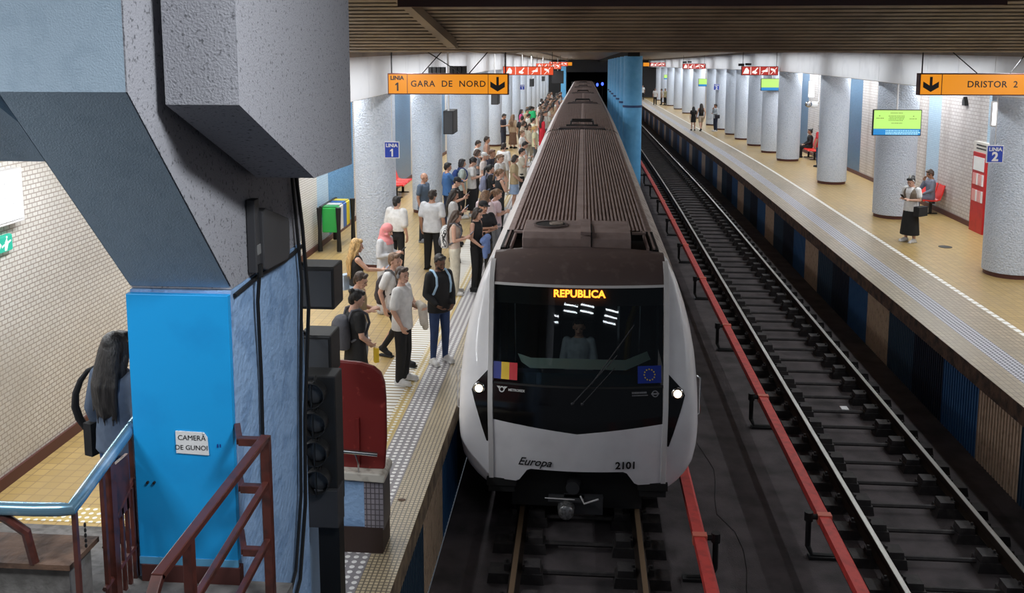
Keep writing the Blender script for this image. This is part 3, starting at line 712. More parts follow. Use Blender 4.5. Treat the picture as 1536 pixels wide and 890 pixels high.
for ci, (y0, y1) in enumerate(seams):
    ys = clipys(y0, y1)
    for s in (-1, 1):
        swp([(s*a, z) for a, z in SEC], ys, pm('matt_white_car_side', (.62,.60,.60), .7, spec=.2), 'car_side', train, True)
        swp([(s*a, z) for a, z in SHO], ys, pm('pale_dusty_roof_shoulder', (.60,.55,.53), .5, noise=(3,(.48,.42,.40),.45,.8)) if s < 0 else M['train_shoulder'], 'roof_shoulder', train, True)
        if ci < 3:
            L = y1-y0
            for k in range(4):
                mb = MB()
                ya = y0+1.6+k*(L-1.6)/4
                mb.box(TX+s*1.49, TX+s*1.535, ya, ya+1.3, 1.55, 2.12)
                mb.build('side_window', winm, train, bend=True)
    rys = [y0 if ci else 13.78] + [y for y in ys if y > 14][:-1] + [y1]
    swp(RB, rys, M['roof'], 'ribbed_roof', train)
    mb = MB(); mb.box(TX-1.3, TX+1.3, y0+.1, y1-.1, .15, .76); mb.build('car_underframe', M['signal'], train, bend=True)
    mb = MB(); mb.box(TX-1.45, TX+1.45, y1-.02, y1+.0, .8, 3.1)
    if ci < 5:
        # gangway hood between the cars
        ext([(TX+x, z) for x, z in [(-1.2,.9),(1.2,.9),(1.25,2.6),(.95,3.16),(-.95,3.16),(-1.25,2.6)]], [y1-.1, y1+.4]).build('gangway', M['rubber'], train, bend=True)
        mb = MB(); yb = y1+.30
        prof = [(-.82,3.27),(-.74,3.36),(.0,3.40),(.74,3.36),(.82,3.27)]
        mb.loft([[Vector((TX+x, y_, z)) for x, z in prof] for y_ in (yb-.02, yb+.10)]); mb.build('roof_end_hood', M['cowl'], train, bend=True)
        mb = MB()
        mb.box(TX-.55, TX+.55, yb+1.0, yb+1.12, 3.30, 3.36); mb.box(TX-.78, TX+.78, yb-.06, yb-.02, 3.24, 3.32)
        mb.tube([(TX-.40,yb+1.5,3.32),(TX-.36,yb+1.5,3.44),(TX+.36,yb+1.5,3.44),(TX+.40,yb+1.5,3.32)], .03, 6); mb.tube([(TX-.40,yb+2.3,3.32),(TX-.36,yb+2.3,3.44),(TX+.36,yb+2.3,3.44),(TX+.40,yb+2.3,3.32)], .03, 6)
        mb.box(TX-.05,TX+.05,yb-.06,yb+2.3,3.27,3.31); mb.tube([(TX-.38,yb+1.5,3.43),(TX-.38,yb+2.3,3.43)], .03, 6); mb.tube([(TX+.38,yb+1.5,3.43),(TX+.38,yb+2.3,3.43)], .03, 6)
        mb.build('roof_equipment_frame', M['blk'], train, bend=True)
MB().box(TX-1.5, TX+1.5, 118.45, 118.5, -.9, 1.6).build('train_tail', M['greybox'], train)
# air conditioning unit in its well behind the cab
mb = MB(); mb.box(TX-1.06, TX+1.06, 12.60, 13.80, 3.10, 3.14); mb.box(TX-1.10, TX-1.0, 12.6, 13.8, 3.1, 3.26); mb.box(TX+1.0, TX+1.10, 12.6, 13.8, 3.1, 3.26); mb.box(TX-1.1,TX+1.1,13.74,13.8,3.1,3.27)
mb.build('roof_well', M['rubber'], train)
for s in (-1, 1):
    for x in (1.04, .96): MB().box(TX+s*x-.012, TX+s*x+.012, 12.6, 13.8, 3.20, 3.285).build('well_rail', M['roof'], train)
    MB().box(min(TX+s*.78, TX+s*.98), max(TX+s*.78, TX+s*.98), 13.5, 13.56, 3.28, 3.31).build('mounting_arm', M['roof'], train)
mb = MB(); mb.prism([(12.66,3.12),(13.62,3.12),(13.60,3.47),(12.80,3.45),(12.68,3.38)], 0, TX-.80, TX+.72)
ac = mb.build('air_conditioning_unit', M['roof'], train, bevel=.012)
mb = MB(); mb.box(TX+.02, TX+.16, 12.65, 13.64, 3.44, 3.485); mb.box(TX+.02, TX+.16, 12.64, 12.68, 3.15, 3.42); mb.build('unit_strap', M['roof'], ac)
MB().box(TX+.165, TX+.18, 12.66, 13.3, 3.2, 3.478).build('unit_joint', M['rubber'], ac)
mb = MB(); c = Vector((TX-.42, 13.24, 3.462)); n = 28
mb.loft([[c+Vector((r_*math.cos(k*2*math.pi/n), r_*math.sin(k*2*math.pi/n), z)) for k in range(n)] for r_, z in ((.25,-.02),(.25,.022),(.22,.022),(.22,-.01))], False); mb.build('fan_ring', M['cowl'], ac, smooth=True)
mb = MB(); mb.cyl((c.x, c.y), .22, 3.45, 3.475, 28); mb.build('fan_well', M['rubber'], ac)
mb = MB(); mb.cyl((c.x+.08, c.y+.02), .10, 3.47, 3.495, 20); mb.build('fan_hub', M['train_shoulder'], ac)
MB().box(TX-.22, TX+.30, 13.86, 13.96, 3.28, 3.36).build('roof_bar', M['cowl'], train, bevel=.01)

# ------------------------------------------------------------------ foreground pier and beams
TXC = None
def yz(poly, x0, x1): return MB().prism(poly, 0, x0, x1)
pier = empty('concrete_pier', (-2.3, 5.0, 3.0), 'massive grey concrete pier and bracket with faded blue lower half', 'pier')
yz([(5.03,4.66),(6.35,4.66),(6.35,9),(3.94,9),(3.94,5.85),(5.03,4.68)], -2.61, -2.015).build('bracket_beam', [M['conc']], pier)
MB().box(-2.61, -2.01, 5.01, 6.33, -.3, 4.655).build('painted_shaft', M['pierside'], pier)
# blue-grey painted front of the bracket
mb = MB(); mb.add([(-2.612,3.935,9),(-2.02,3.935,9),(-2.02,3.935,5.85),(-2.612,3.935,5.85)], [(0,1,2,3)]); mb.add([(-2.612,3.935,5.85),(-2.02,3.935,5.85),(-2.02,5.025,4.672),(-2.612,5.025,4.672)], [(0,1,2,3)])
mb.add([(-2.615,3.935,9),(-2.615,3.935,5.85),(-2.615,5.025,4.672),(-2.615,6.35,4.66),(-2.615,6.35,9)], [(0,1,2,3,4)])
mb.build('painted_front', M['concb'], pier)
yz([(4.18,9),(4.18,5.78),(5.34,5.27),(6.24,5.24),(6.24,9)], -1.955, -1.60).build('side_corbel', M['conc'], pier)
MB().box(-2.02, -1.95, 4.5, 6.2, 5.8, 9).build('corbel_web', M['conc'], pier)
# transverse beam over the stairwell
tag(MB().box(-6.42, -2.62, 5.6, 6.2, 5.40, 9).build('trim_stairwell_beam', M['concb']), kind='structure')
tag(yz([(3.94,9),(3.94,5.85),(4.6,5.45),(4.6,9)], -6.42, -2.70).build('trim_stairwell_haunch', M['concb']), kind='structure')
# bright blue door on the pier
d = empty('blue_metal_door', (-2.31, 5.0, 2.95), 'bright blue metal door panel with a small paper notice', 'door')
MB().box(-2.615, -2.012, 4.965, 5.008, 3.02, 4.64).build('panel', M['door'], d, bevel=.004)
MB().box(-2.615, -2.012, 4.960, 4.975, 2.985, 3.03).build('bottom_strip', pm('paler_blue_strip', (.12,.38,.62), .5), d)
MB().box(-2.60, -2.00, 4.95, 5.01, 2.80, 2.985).build('kick_base', M['colbase'], d)
mb = MB()
for x in (-2.54, -2.50): mb.tube([(x, 4.965, 3.50), (x, 4.952, 3.50)], .008, 8)
mb.build('rivet', M['ink'], d)
MB().box(-2.11, -2.104, 4.960, 4.966, 3.73, 3.75).add([(-2.095,4.9635,3.73),(-2.088,4.9635,3.73),(-2.088,4.9635,3.75),(-2.095,4.9635,3.75)], [(0,1,2,3)]).build('pen_mark', pm('blue_pen', (.01,.03,.25), .5), d)
nt = empty('paper_notice', (-2.25, 4.96, 3.75), 'white paper notice reading CAMERA DE GUNOI on the blue door', 'notice')
mb = MB(); mb.prism([(-2.355,3.825),(-2.185,3.82),(-2.165,3.79),(-2.160,3.682),(-2.355,3.690)], 1, 4.957, 4.9635); mb.build('sheet', M['white'], nt)
mb = text_mb('CAMER\u0102', .043, .0004, bold=0); xf(mb, facing((-2.258, 4.9555, 3.785)))
mb.build('lettering', M['ink'], nt); m2 = text_mb('DE GUNOI', .041, .0004, bold=0); xf(m2, facing((-2.262, 4.9555, 3.725))); m2.build('lettering', M['ink'], nt)
# antenna on the pier side, cables
an = empty('panel_antenna', (-2.0, 5.5, 4.8), 'dark grey panel antenna fixed to the side of the grey pier', 'antenna')
MB().box(-2.01, -1.955, 5.29, 5.37, 4.69, 5.14).build('mounting_plate', M['greybox'], an, bevel=.006)
yz([(5.36,5.06),(5.42,5.07),(5.84,4.93),(5.86,4.90),(5.85,4.69),(5.80,4.66),(5.42,4.68),(5.36,4.70)], -1.985, -1.93).build('radome', M['greybox'], an, bevel=.008)
MB().tube([(-1.95,5.33,4.74),(-1.95,5.33,4.66)], .018, 8).build('connector', M['blk'], an)
MB().box(-1.955, -1.950, 5.305, 5.36, 4.80, 4.86).build('antenna_sticker', pm('grey_sticker', (.22,.22,.22), .5), an)
tag(MB().tube([(-1.955,5.33,4.68),(-1.975,5.34,4.5),(-1.985,5.38,4.0),(-1.985,5.36,3.4),(-1.98,5.38,2.6)], .012, 6).build('antenna_cable', M['blk'], smooth=True), 'black cable running down from the panel antenna', 'cable')
def cab(pts, r, label): tag(MB().tube(pts, r, 6).build('cable', M['blk'], smooth=True), label, 'cable', 'cables down the pier')
cab([(-1.99,6.10,5.25),(-1.98,6.14,4.9),(-1.97,6.2,4.4),(-1.98,6.12,3.6),(-1.97,6.04,2.9),(-1.98,5.9,2.4),(-1.96,5.5,2.2)], .012, 'inner black cable hanging down the pier from the corbel')
cab([(-1.99,6.18,5.25),(-1.96,6.22,4.8),(-1.95,6.28,4.2),(-1.97,6.18,3.4),(-1.96,6.10,2.8),(-1.97,5.96,2.3),(-1.95,5.6,2.15)], .014, 'outermost black cable bowing down the right edge of the pier')
cab([(-2.0,5.04,4.62),(-1.995,5.4,4.64),(-1.995,5.9,4.62),(-1.99,6.3,4.64)], .014, 'black cable sagging along the top of the blue paint')
# left end of the view: landing, stairs, ledge, railings
LZ = 2.88
struct(MB().box(-6.42, -1.7, 2.6, 5.0, LZ-.2, LZ).build('floor_landing', M['landing']))
tag(MB().box(-6.35, -3.0, 8.62, 8.92, PZ+.001, PZ+.006).build('floor_stud_row', M['tacty']), kind='structure')
mb = MB(); n = 11; y0, y1 = 5.0, 8.5; dz = (LZ-PZ)/n
for k in range(n):
    mb.box(-6.42, -2.63, y0+(y1-y0)*k/n, y0+(y1-y0)*(k+1)/n+.02, PZ-.05, LZ-dz*(k+1)+.0 if k < n-1 else PZ+.02)
st = mb.build('floor_stairs', M['landing']); struct(st)
tag(MB().box(-3.5, -2.74, 4.44, 4.66, 2.5, 3.27).build('stair_parapet', M['landing']), 'low grey concrete parapet under the blue handrail', 'parapet')
tag(MB().box(-3.5, -2.71, 4.40, 4.70, 3.27, 3.30).build('trim_parapet_top', M['lip']), kind='structure')
rl = empty('stair_railing', (-2.66, 4.4, LZ), 'brown barred stair railing with a worn blue handrail beside the blue door', 'railing')
P0 = Vector((-2.655, 4.36, 3.645)); P1 = Vector((-2.655, 4.98, 3.80)); 
MB().tube([(-3.35,4.36,3.63),(-2.85,4.36,3.635), (-2.72,4.36,3.64), P0, P0+(P1-P0)*.15, P1], .036, 12).build('handrail', M['bluerail'], rl, smooth=True)
MB().tube([P1+Vector((0,.05,.012)), P1+Vector((.0,.22,.05))], .036, 12).build('handrail', M['bluerail'], rl, smooth=True)
MB().tube([P1+Vector((-.01,.01,.0)), P1+Vector((0,.09,.02))], .03, 12).build('handrail_joint', M['bluerail'], rl, smooth=True)
for k, (f, w_, zb) in enumerate([(.04,.012,2.9),(.50,.012,2.85),(.62,.026,2.85),(1.06,.014,2.85),(1.30,.016,2.85)]):
    p = P0+(P1-P0)*f; MB().box(p.x-w_, p.x+w_, p.y-w_, p.y+w_, zb, p.z-.03).build('post', M['brown'], rl)
for k in range(7):
    f = .70+.10*k; p = P0+(P1-P0)*f
    MB().box(p.x-.010, p.x+.010, p.y-.010, p.y+.010, 2.85, 3.36+.03*k).build('bar', M['brown'], rl)
a = P0+(P1-P0)*.6; b = P0+(P1-P0)*1.25
MB().tube([(a.x,a.y,3.34),(b.x,b.y,3.56)], .016, 6).build('lower_rail', M['brown'], rl)
MB().tube([(a.x,a.y-.1,3.02),(b.x,b.y,3.10)], .016, 6).build('bottom_rail', M['brown'], rl)
MB().box(-2.665, -2.645, a.y+.06, a.y+.22, 3.35, 3.68).build('infill_plate', M['brown'], rl)
MB().tube([(-3.1,4.36,3.6),(-3.02,4.36,3.58),(-2.92,4.37,3.50),(-2.92,4.42,3.30)], .026, 8).build('handrail_bracket', M['brown'], rl, smooth=True)
mb = MB(); z = 3.45
for k in range(5): mb.sph((-2.70,4.55,z), .008,.008,.014,6,5); z -= .03
mb.build('chain', M['blk'], rl)
rr = empty('landing_railing', (-1.75, 4.4, LZ), 'dark brown steel guard railing in front of the blue door', 'railing')
X0 = -1.76
def bar(a, b, w_, name='rail', h=None):
    a = Vector(a); b = Vector(b); mb = MB(); d = (b-a); L = d.length; q = d.to_track_quat('Y', 'Z').to_matrix()
    mb.obox((a+b)/2, w_, L, h or w_, q); return mb.build(name, M['brown'], rr, bevel=.004)
bar((X0,3.47,3.845),(X0,4.80,3.875),.05, 'top_rail', .035); bar((X0,3.05,3.45),(X0,3.49,3.85),.05, 'sloping_rail', .035)
bar((X0,3.55,3.50),(X0,4.80,3.61),.035, 'middle_rail'); bar((X0,3.9,3.17),(X0,4.80,3.27),.035, 'lower_rail')
bar((X0,4.80,LZ-.1),(X0,4.80,3.88),.05, 'post'); bar((X0,3.78,LZ-.1),(X0,3.78,3.84),.045, 'post'); 
for z in (3.86, 3.58, 3.2): bar((X0,4.80,z-.01),(-1.91,4.80,z-.01),.045, 'wall_bracket'); bar((-1.905,4.79,z-.01),(-2.0,5.0,z-.01),.035, 'wall_bracket')

# signal with four round lenses seen from its dark front
sg = empty('track_signal', (-2.13, 7.0, PZ), 'black four-lens track signal on a post beside the blue pier', 'signal')
MB().box(-2.285, -1.975, 7.0, 7.22, 2.28, 3.41).build('housing', M['signal'], sg, bevel=.01)
MB().box(-2.24, -1.965, 6.96, 7.16, 2.13, 2.46).build('junction_box', M['greybox'], sg, bevel=.01)
MB().box(-2.16, -1.985, 7.05, 7.2, PZ, 2.14).build('post', M['blk'], sg)
for k in range(4):
    z = 3.28 - .245*k; xx = -2.145+.006*k
    mb = MB(); n = 20; rings = []
    for dy, r_ in ((0,.105),(-.10,.105),(-.10,.098),(0,.095)): rings.append([Vector((xx+r_*math.cos(q*2*math.pi/n), 7.0+dy, z+r_*math.sin(q*2*math.pi/n))) for q in range(n)])
    mb.loft(rings, False); hd = mb.build('lens_hood', M['signal'], sg, smooth=True)
    mb = MB(); mb.sph((xx,6.985,z), .096, .03, .096, 20, 8); mb.build('lens', M['lens'], hd, smooth=True)
    mb = MB(); mb.box(xx-.005, xx+.005, 6.90, 6.92, z-.12, z+.10); mb.tube([(xx+.02,6.93,z+.10),(xx+.02,6.98,z+.14)], .012, 6); mb.build('lens_bar', M['blk'], hd)
tag(MB().box(-2.30, -2.27, 7.1, 7.5, PZ, 2.25).build('signal_backing_post', pm('pale_blue_post', (.28,.42,.62), .7)), 'pale blue painted post behind the signal', 'post')
# two black monitors on the far side of the pier
for z0, z1, xl, xr, lab in ((3.83,4.20,-2.42,-2.09,'upper black monitor hanging behind the blue pier'), (3.23,3.60,-2.42,-2.13,'lower black monitor behind the blue pier, above the signal')):
    m_ = empty('platform_monitor', ((xl+xr)/2, 7.5, z0), lab, 'monitor', 'monitors behind the pier')
    MB().box(xl, xr, 7.45, 7.75, z0, z1).build('casing', M['signal'], m_, bevel=.015)
    MB().box(xl+.02, xr-.02, 7.435, 7.452, z0+.03, z1-.03).build('screen', M['lens'], m_)
    MB().tube([(xl+.08,7.5,z1-.01),(xl+.06,7.3,z1+.10),(-2.32,6.9,z1+.12),(-2.30,6.30,z1+.10)], .016, 6).build('arm', M['blk'], m_, smooth=True)
# dark red backboard on its low tiled wall
hb = empty('red_backboard', (-2.15, 8.35, PZ), 'scuffed dark red rounded backboard on a low blue and tiled wall', 'backboard')
pts = [(-2.75,1.98),(-1.89,1.98),(-1.865,2.3),(-1.865,2.7),(-1.875,2.85),(-1.91,2.95),(-1.98,3.01),(-2.10,3.045),(-2.3,3.06),(-2.75,3.07)]
MB().prism(pts, 1, 8.35, 8.41).build('board', M['hood'], hb, bevel=.015)
MB().prism([(-2.75,1.93),(-1.87,1.89),(-1.865,1.95),(-1.90,1.98),(-2.75,2.01)], 1, 8.24, 8.62).build('capstone', M['capstone'], hb, bevel=.012)
MB().box(-2.75, -2.07, 8.30, 8.58, PZ+.20, 1.93).build('low_wall', M['pierside'], hb)
tl = tiles('grey_tiles', (0,2), .042, .055, (.30,.27,.30), (.24,.22,.25), (.08,.07,.08), .12, .0, .4)
MB().box(-2.08, -1.89, 8.29, 8.59, PZ+.24, 1.92).build('tiled_end', tl, hb)
MB().box(-2.75, -1.90, 8.28, 8.60, PZ, PZ+.26).build('plinth', pm('dark_stained_plinth', (.035,.018,.014), .6), hb)
mb = MB(); mb.tube([(-2.65,8.2,2.25),(-1.92,8.2,2.20)], .022, 10); mb.tube([(-2.14,8.2,2.21),(-2.11,8.21,2.1),(-2.12,8.26,1.98)], .009, 6); mb.build('chrome_bar', M['chrome'], hb, smooth=True)
MB().box(-2.155,-2.125,8.325,8.35,2.02,2.50).build('upright_rib', M['hood'], hb)

# wall lamp and exit sign on the left tiled wall
wl_ = empty('wall_lamp', (-6.38, 9.6, 4.1), 'bright gridded wall lamp on the left tiled wall', 'wall lamp')
MB().box(-6.42, -6.31, 8.7, 9.82, 4.10, 4.70).build('casing', M['rib'], wl_)
MB().box(-6.31, -6.295, 8.74, 9.78, 4.14, 4.66).build('diffuser', emit('lamp_diffuser', (.92,.96,1.0), 2.2), wl_)
mb = MB()
for k in range(8): mb.box(-6.293, -6.285, 8.76+k*.14, 8.766+k*.14, 4.14, 4.66)
for k in range(7): mb.box(-6.293, -6.285, 8.74, 9.78, 4.16+k*.08, 4.166+k*.08)
mb.build('grid', M['rib'], wl_)
ex = empty('exit_sign', (-6.38, 9.4, 3.85), 'small green emergency exit sign low on the left tiled wall', 'exit sign')
MB().box(-6.42, -6.36, 9.20, 9.66, 3.79, 3.98).build('casing', emit('green_exit_light', (.02,.55,.38), 1.0), ex, bevel=.02)
mb = MB(); 
for pl in ([(9.50,3.81),(9.53,3.81),(9.56,3.88),(9.54,3.94),(9.51,3.90)], [(9.45,3.85),(9.50,3.87),(9.50,3.885),(9.45,3.87)], [(9.56,3.88),(9.61,3.90),(9.61,3.915),(9.55,3.90)]): mb.prism(pl, 0, -6.358, -6.352)
mb.sph((-6.356, 9.545, 3.955), .004, .014, .014); mb.box(-6.358,-6.352,9.26,9.40,3.87,3.90); mb.prism([(9.40,3.84),(9.44,3.885),(9.40,3.93)], 0, -6.358, -6.352)
mb.build('running_figure', emit('white_pictogram', (.9,1,.95), 1.2), ex)
# ------------------------------------------------------------------ hanging signs
orange = emit('backlit_orange', (.90, .31, .010), .85); 
def hanging(name, x0, x1, y, z0, z1, label, cat, mat, group=None, ztop=5.95, dep=.16, framem=None):
    t = empty(name, ((x0+x1)/2, y, z0), label, cat, group)
    MB().box(x0, x1, y, y+dep, z0, z1).build('casing', framem or M['colbase'], t, bevel=.006)
    MB().box(x0+.02, x1-.02, y-.006, y+.002, z0+.02, z1-.02).build('face', mat, t)
    for x in (x0+.06, x1-.06): MB().tube([(x, y+dep/2, z1), (x, y+dep/2, ztop)], .012, 6).build('hanger_rod', M['blk'], t)
    return t
def onface(body, x, y, z, size, parent, mat, name='lettering', bold=.002, space=1.0, sx=1.0):
    mb = text_mb(body, size, .001, bold=bold, space=space); xf(mb, facing((x, y-.010, z), 0, 0, sx)); return mb.build(name, mat, parent)
def one(x, y, z, h, parent, mat):
    mb = MB(); w_ = h*.16; mb.prism([(x-w_*.2,z-h/2),(x+w_,z-h/2),(x+w_,z+h/2),(x+w_*.1,z+h/2),(x-h*.22,z+h*.30),(x-h*.22,z+h*.14),(x-w_*.2,z+h*.26)], 1, y, y+.004); mb.build('lettering', mat, parent)
def arrow_down(x, y, z, s, parent):
    mb = MB(); mb.prism([(x-.022*s,z+.13*s),(x+.022*s,z+.13*s),(x+.022*s,z-.02*s),(x+.13*s,z+.05*s),(x+.13*s,z-.05*s),(x,z-.13*s),(x-.13*s,z-.05*s),(x-.13*s,z+.05*s),(x-.022*s,z-.02*s)], 1, y-.014, y-.006)
    mb.build('arrow', M['ink'], parent)
g = hanging('direction_sign', -3.52, -1.335, 16.4, 5.195, 5.575, 'orange backlit direction sign for GARA DE NORD over the left platform', 'sign', orange)
onface('LINIA', -3.345, 16.4, 5.49, .10, g, M['ink'], bold=.004); one(-3.345, 16.386, 5.335, .15, g, M['ink'])
onface('GARA  DE  NORD', -2.42, 16.4, 5.385, .155, g, M['ink'], space=1.12); arrow_down(-1.53, 16.4, 5.385, 1.0, g)
MB().box(-3.165, -3.155, 16.385, 16.40, 5.20, 5.57).build('divider', M['colbase'], g); MB().box(-1.705, -1.695, 16.385, 16.40, 5.20, 5.57).build('divider', M['colbase'], g)
for x0, x1, z0 in ((-2.85, -2.2, 5.95), (-1.75, -2.05, 5.95), (-2.6, -2.9, 5.95)):
    MB().tube([(x1, 16.48, 5.575), (x0, 16.8, z0)], .010, 5).build('diagonal_brace', M['blk'], g)
g = hanging('direction_sign', 5.77, 7.95, 16.4, 5.215, 5.595, 'orange backlit direction sign for DRISTOR 2 over the right platform', 'sign', orange)
onface('DRISTOR  2', 6.98, 16.4, 5.405, .155, g, M['ink'], space=1.06); arrow_down(5.96, 16.4, 5.405, 1.0, g)
MB().box(6.135, 6.145, 16.385, 16.40, 5.22, 5.59).build('divider', M['colbase'], g)
MB().tube([(6.75, 16.48, 5.595), (6.45, 16.8, 5.95)], .010, 5).build('diagonal_brace', M['blk'], g); MB().tube([(7.3, 16.48, 5.595), (7.7, 16.8, 5.95)], .010, 5).build('diagonal_brace', M['blk'], g)
# loudspeaker pairs behind the signs
def speakers(x, y, z, lab, sc_=1.0):
    t = empty('loudspeaker_pair', (x, y, z), lab, 'loudspeaker', 'loudspeakers above the signs')
    for k in range(2):
        for q in range(4): MB().box(x+k*.42*sc_+q*.085*sc_, x+(k*.42+q*.085+.065)*sc_, y, y+.2, z+.03*k, z+.15*sc_+.02*k).build('horn', M['ink'], t)
redm = emit('backlit_red', (.80, .045, .03), .55); wpic = emit('backlit_white', (1, .93, .88), 1.0); redm2 = emit('backlit_orange_red', (.95, .10, .03), .8)
def redsign(x0, x1, y, z0, z1, lab, m_=None, group='red safety signs'):
    t = hanging('red_pictogram_sign', x0, x1, y, z0, z1, lab, 'sign', m_ or redm, group, ztop=5.97-drop(y))
    w_ = (x1-x0)/4; h = z1-z0
    for k in range(4):
        cx = x0+(k+.5)*w_; cz = (z0+z1)/2; yy = y-.012; u = h*.40
        mb = MB()
        if k == 0: mb.prism([(cx-.9*u,cz-.8*u),(cx+.7*u,cz-.8*u),(cx+.8*u,cz+.1*u),(cx+.2*u,cz+.9*u),(cx-.2*u,cz+.7*u)], 1, yy, yy+.004)
        if k == 1: mb.prism([(cx-.9*u,cz-.6*u),(cx+.1*u,cz-.9*u),(cx+.6*u,cz-.5*u),(cx+.1*u,cz-.1*u),(cx+.8*u,cz+.8*u),(cx+.5*u,cz+.9*u),(cx-.2*u,cz+.1*u),(cx-.8*u,cz-.1*u)], 1, yy, yy+.004)
        if k == 2: mb.prism([(cx-.9*u,cz-.2*u),(cx-.2*u,cz+.2*u),(cx+.5*u,cz+.2*u),(cx+.9*u,cz+.7*u),(cx+.9*u,cz-.3*u),(cx-.1*u,cz-.3*u)], 1, yy, yy+.004)
        if k == 3: mb.prism([(cx-.8*u,cz+.7*u),(cx-.1*u,cz+.6*u),(cx+.5*u,cz+.1*u),(cx+.4*u,cz-.8*u),(cx+.1*u,cz-.1*u),(cx-.8*u,cz+.2*u)], 1, yy, yy+.004)
        if k > 1: mb.prism([(cx-.9*u,cz-.95*u),(cx-.7*u,cz-.95*u),(cx+.95*u,cz+.9*u),(cx+.75*u,cz+.9*u)], 1, yy-.003, yy)
        mb.build('pictogram', wpic, t)
        if k: MB().box(x0+k*w_-.012, x0+k*w_+.012, yy, yy+.004, z0+.03, z1-.03).build('divider', wpic, t)
redsign(-3.50, -1.30, 40, 4.82, 5.20, 'nearer orange-red pictogram sign above the left platform crowd', redm2)
redsign(-3.4, -1.60, 66, 4.45, 4.87, 'farther orange-red pictogram sign above the left platform', redm2)
redsign(-3.3, -1.50, 88, 4.20, 4.62, 'farthest small red pictogram sign above the left platform', redm2)
redsign(6.70, 8.23, 40, 4.84, 5.22, 'nearer red pictogram sign above the right platform, over the second green screen')
redsign(6.74, 8.28, 64, 4.53, 4.90, 'middle dark red pictogram sign above the right platform')
redsign(6.72, 8.27, 95, 4.05, 4.45, 'farthest small red pictogram sign above the right platform')
speakers(-3.05, 18.0, 5.50, 'dark loudspeakers above the GARA DE NORD sign')
speakers(6.65, 40.4, 5.22, 'dark loudspeakers above the nearer red sign on the right', .7); speakers(6.8, 64.4, 4.92, 'dark loudspeakers above the middle red sign on the right', .8)
t = hanging('direction_sign', 6.02, 6.66, 95, 4.05, 4.45, 'tiny orange direction sign far down the right platform', 'sign', orange, ztop=4.85)
t = hanging('direction_sign', -2.2, -1.25, 100, 4.0, 4.40, 'tiny orange direction sign far down the left platform by the tunnel', 'sign', orange, ztop=4.75)
# line number plates
blue = pm('enamel_blue', (.012, .05, .42), .35)
def lineplate(x, y, z, n, lab, s=1.0, txt=True):
    t = empty('line_plate', (x, y, z-.18*s), lab, 'sign')
    MB().box(x-.165*s, x+.165*s, y, y+.03, z-.18*s, z+.18*s).build('white_border', M['white'], t)
    MB().box(x-.15*s, x+.15*s, y-.004, y+.001, z-.165*s, z+.165*s).build('blue_face', blue, t)
    if txt: onface('LINIA', x, y, z+.095*s, .105*s, t, M['white'], bold=.003*s); (one(x, y-.012, z-.06*s, .17*s, t, M['white']) if n == '1' else onface(n, x, y, z-.06*s, .25*s, t, M['white'], bold=.010*s))
    MB().tube([(x, y+.03, z+.18*s), (x, y+.06, (5.43 if x < -4.1 or x > 8.36 else 5.97)-drop(y))], .008, 5).build('hanger_rod', M['rib'], t)
    return t
lineplate(-4.13, 19.55, 3.83, '1', 'blue LINIA 1 plate beside the nearest left column'); lineplate(8.36, 19.3, 3.88, '2', 'blue LINIA 2 plate beside the nearest right column')
lineplate(-3.19, 48, 3.95, '1', 'small distant blue plate above the left platform', .75); lineplate(8.5, 60, 3.48, '2', 'small distant blue plate on a right platform column', 1.1)
# information screens
lime = emit('lime_screen', (.55, .95, .20), .95); cyan = emit('cyan_screen', (.02, .30, .75), .8); txg = pm('olive_screen_text', (.12, .16, .02), .6)
def screen(x0, x1, y, z0, z1, lab, detail=False):
    t = empty('information_screen', ((x0+x1)/2, y, z0), lab, 'screen', 'lime information screens'); w_ = x1-x0; h = z1-z0
    MB().box(x0-.02, x1+.02, y, y+.09, z0-.02, z1+.02).build('casing', M['signal'], t, bevel=.006)
    MB().box(x0, x1, y-.004, y+.002, z0+h*.25, z1).build('upper_picture', lime, t); MB().box(x0, x1, y-.004, y+.002, z0, z0+h*.245).build('lower_banner', cyan, t)
    if detail:
        mb = MB(); random.seed(3)
        for (cx, cz, ww) in ((.48,.89,.26),(.48,.77,.34),(.47,.71,.30),(.47,.65,.31),(.47,.59,.31),(.12,.68,.14),(.83,.66,.14),(.49,.48,.22)):
            x = x0+w_*(cx-ww/2)
            while x < x0+w_*(cx+ww/2): q = random.uniform(.012,.035); mb.box(x, x+q, y-.007, y-.004, z0+h*cz-.008, z0+h*cz+.008); x += q+.012
            mb.build('timetable_line', txg, t); mb = MB()
        mb.box(x0+w_*.105, x0+w_*.13, y-.007, y-.004, z0+h*.76, z0+h*.79); mb.box(x0+w_*.83, x0+w_*.855, y-.007, y-.004, z0+h*.75, z0+h*.78)
        mb.build('timetable_mark', txg, t)
        mb = MB(); 
        for cz in (.17,.10,.04):
            x = x0+w_*.26
            while x < x0+w_*.95: q = random.uniform(.02,.06); mb.box(x, x+q, y-.007, y-.004, z0+h*cz-.014, z0+h*cz+.014); x += q+.012
        mb.build('banner_text', emit('pale_cyan_text', (.45,.85,1), .9), t)
    MB().tube([((x0+x1)/2, y+.06, z1), ((x0+x1)/2, y+.06, 5.4-drop(y))], .025, 6).build('hanger_pole', M['rib'], t)
    return t
screen(7.77, 8.99, 25.3, 3.70, 4.36, 'lime green information screen in front of the column by the standing woman', True)
screen(8.3, 9.30, 44, 4.02-.0, 4.55, 'second lime screen hanging in the blurred bright middle of the right platform')
screen(8.35, 9.35, 68, 3.20, 3.72, 'third lime screen, farther along the right platform'); screen(8.6, 9.5, 100, 2.6, 3.05, 'farthest tiny lime screen on the right platform')
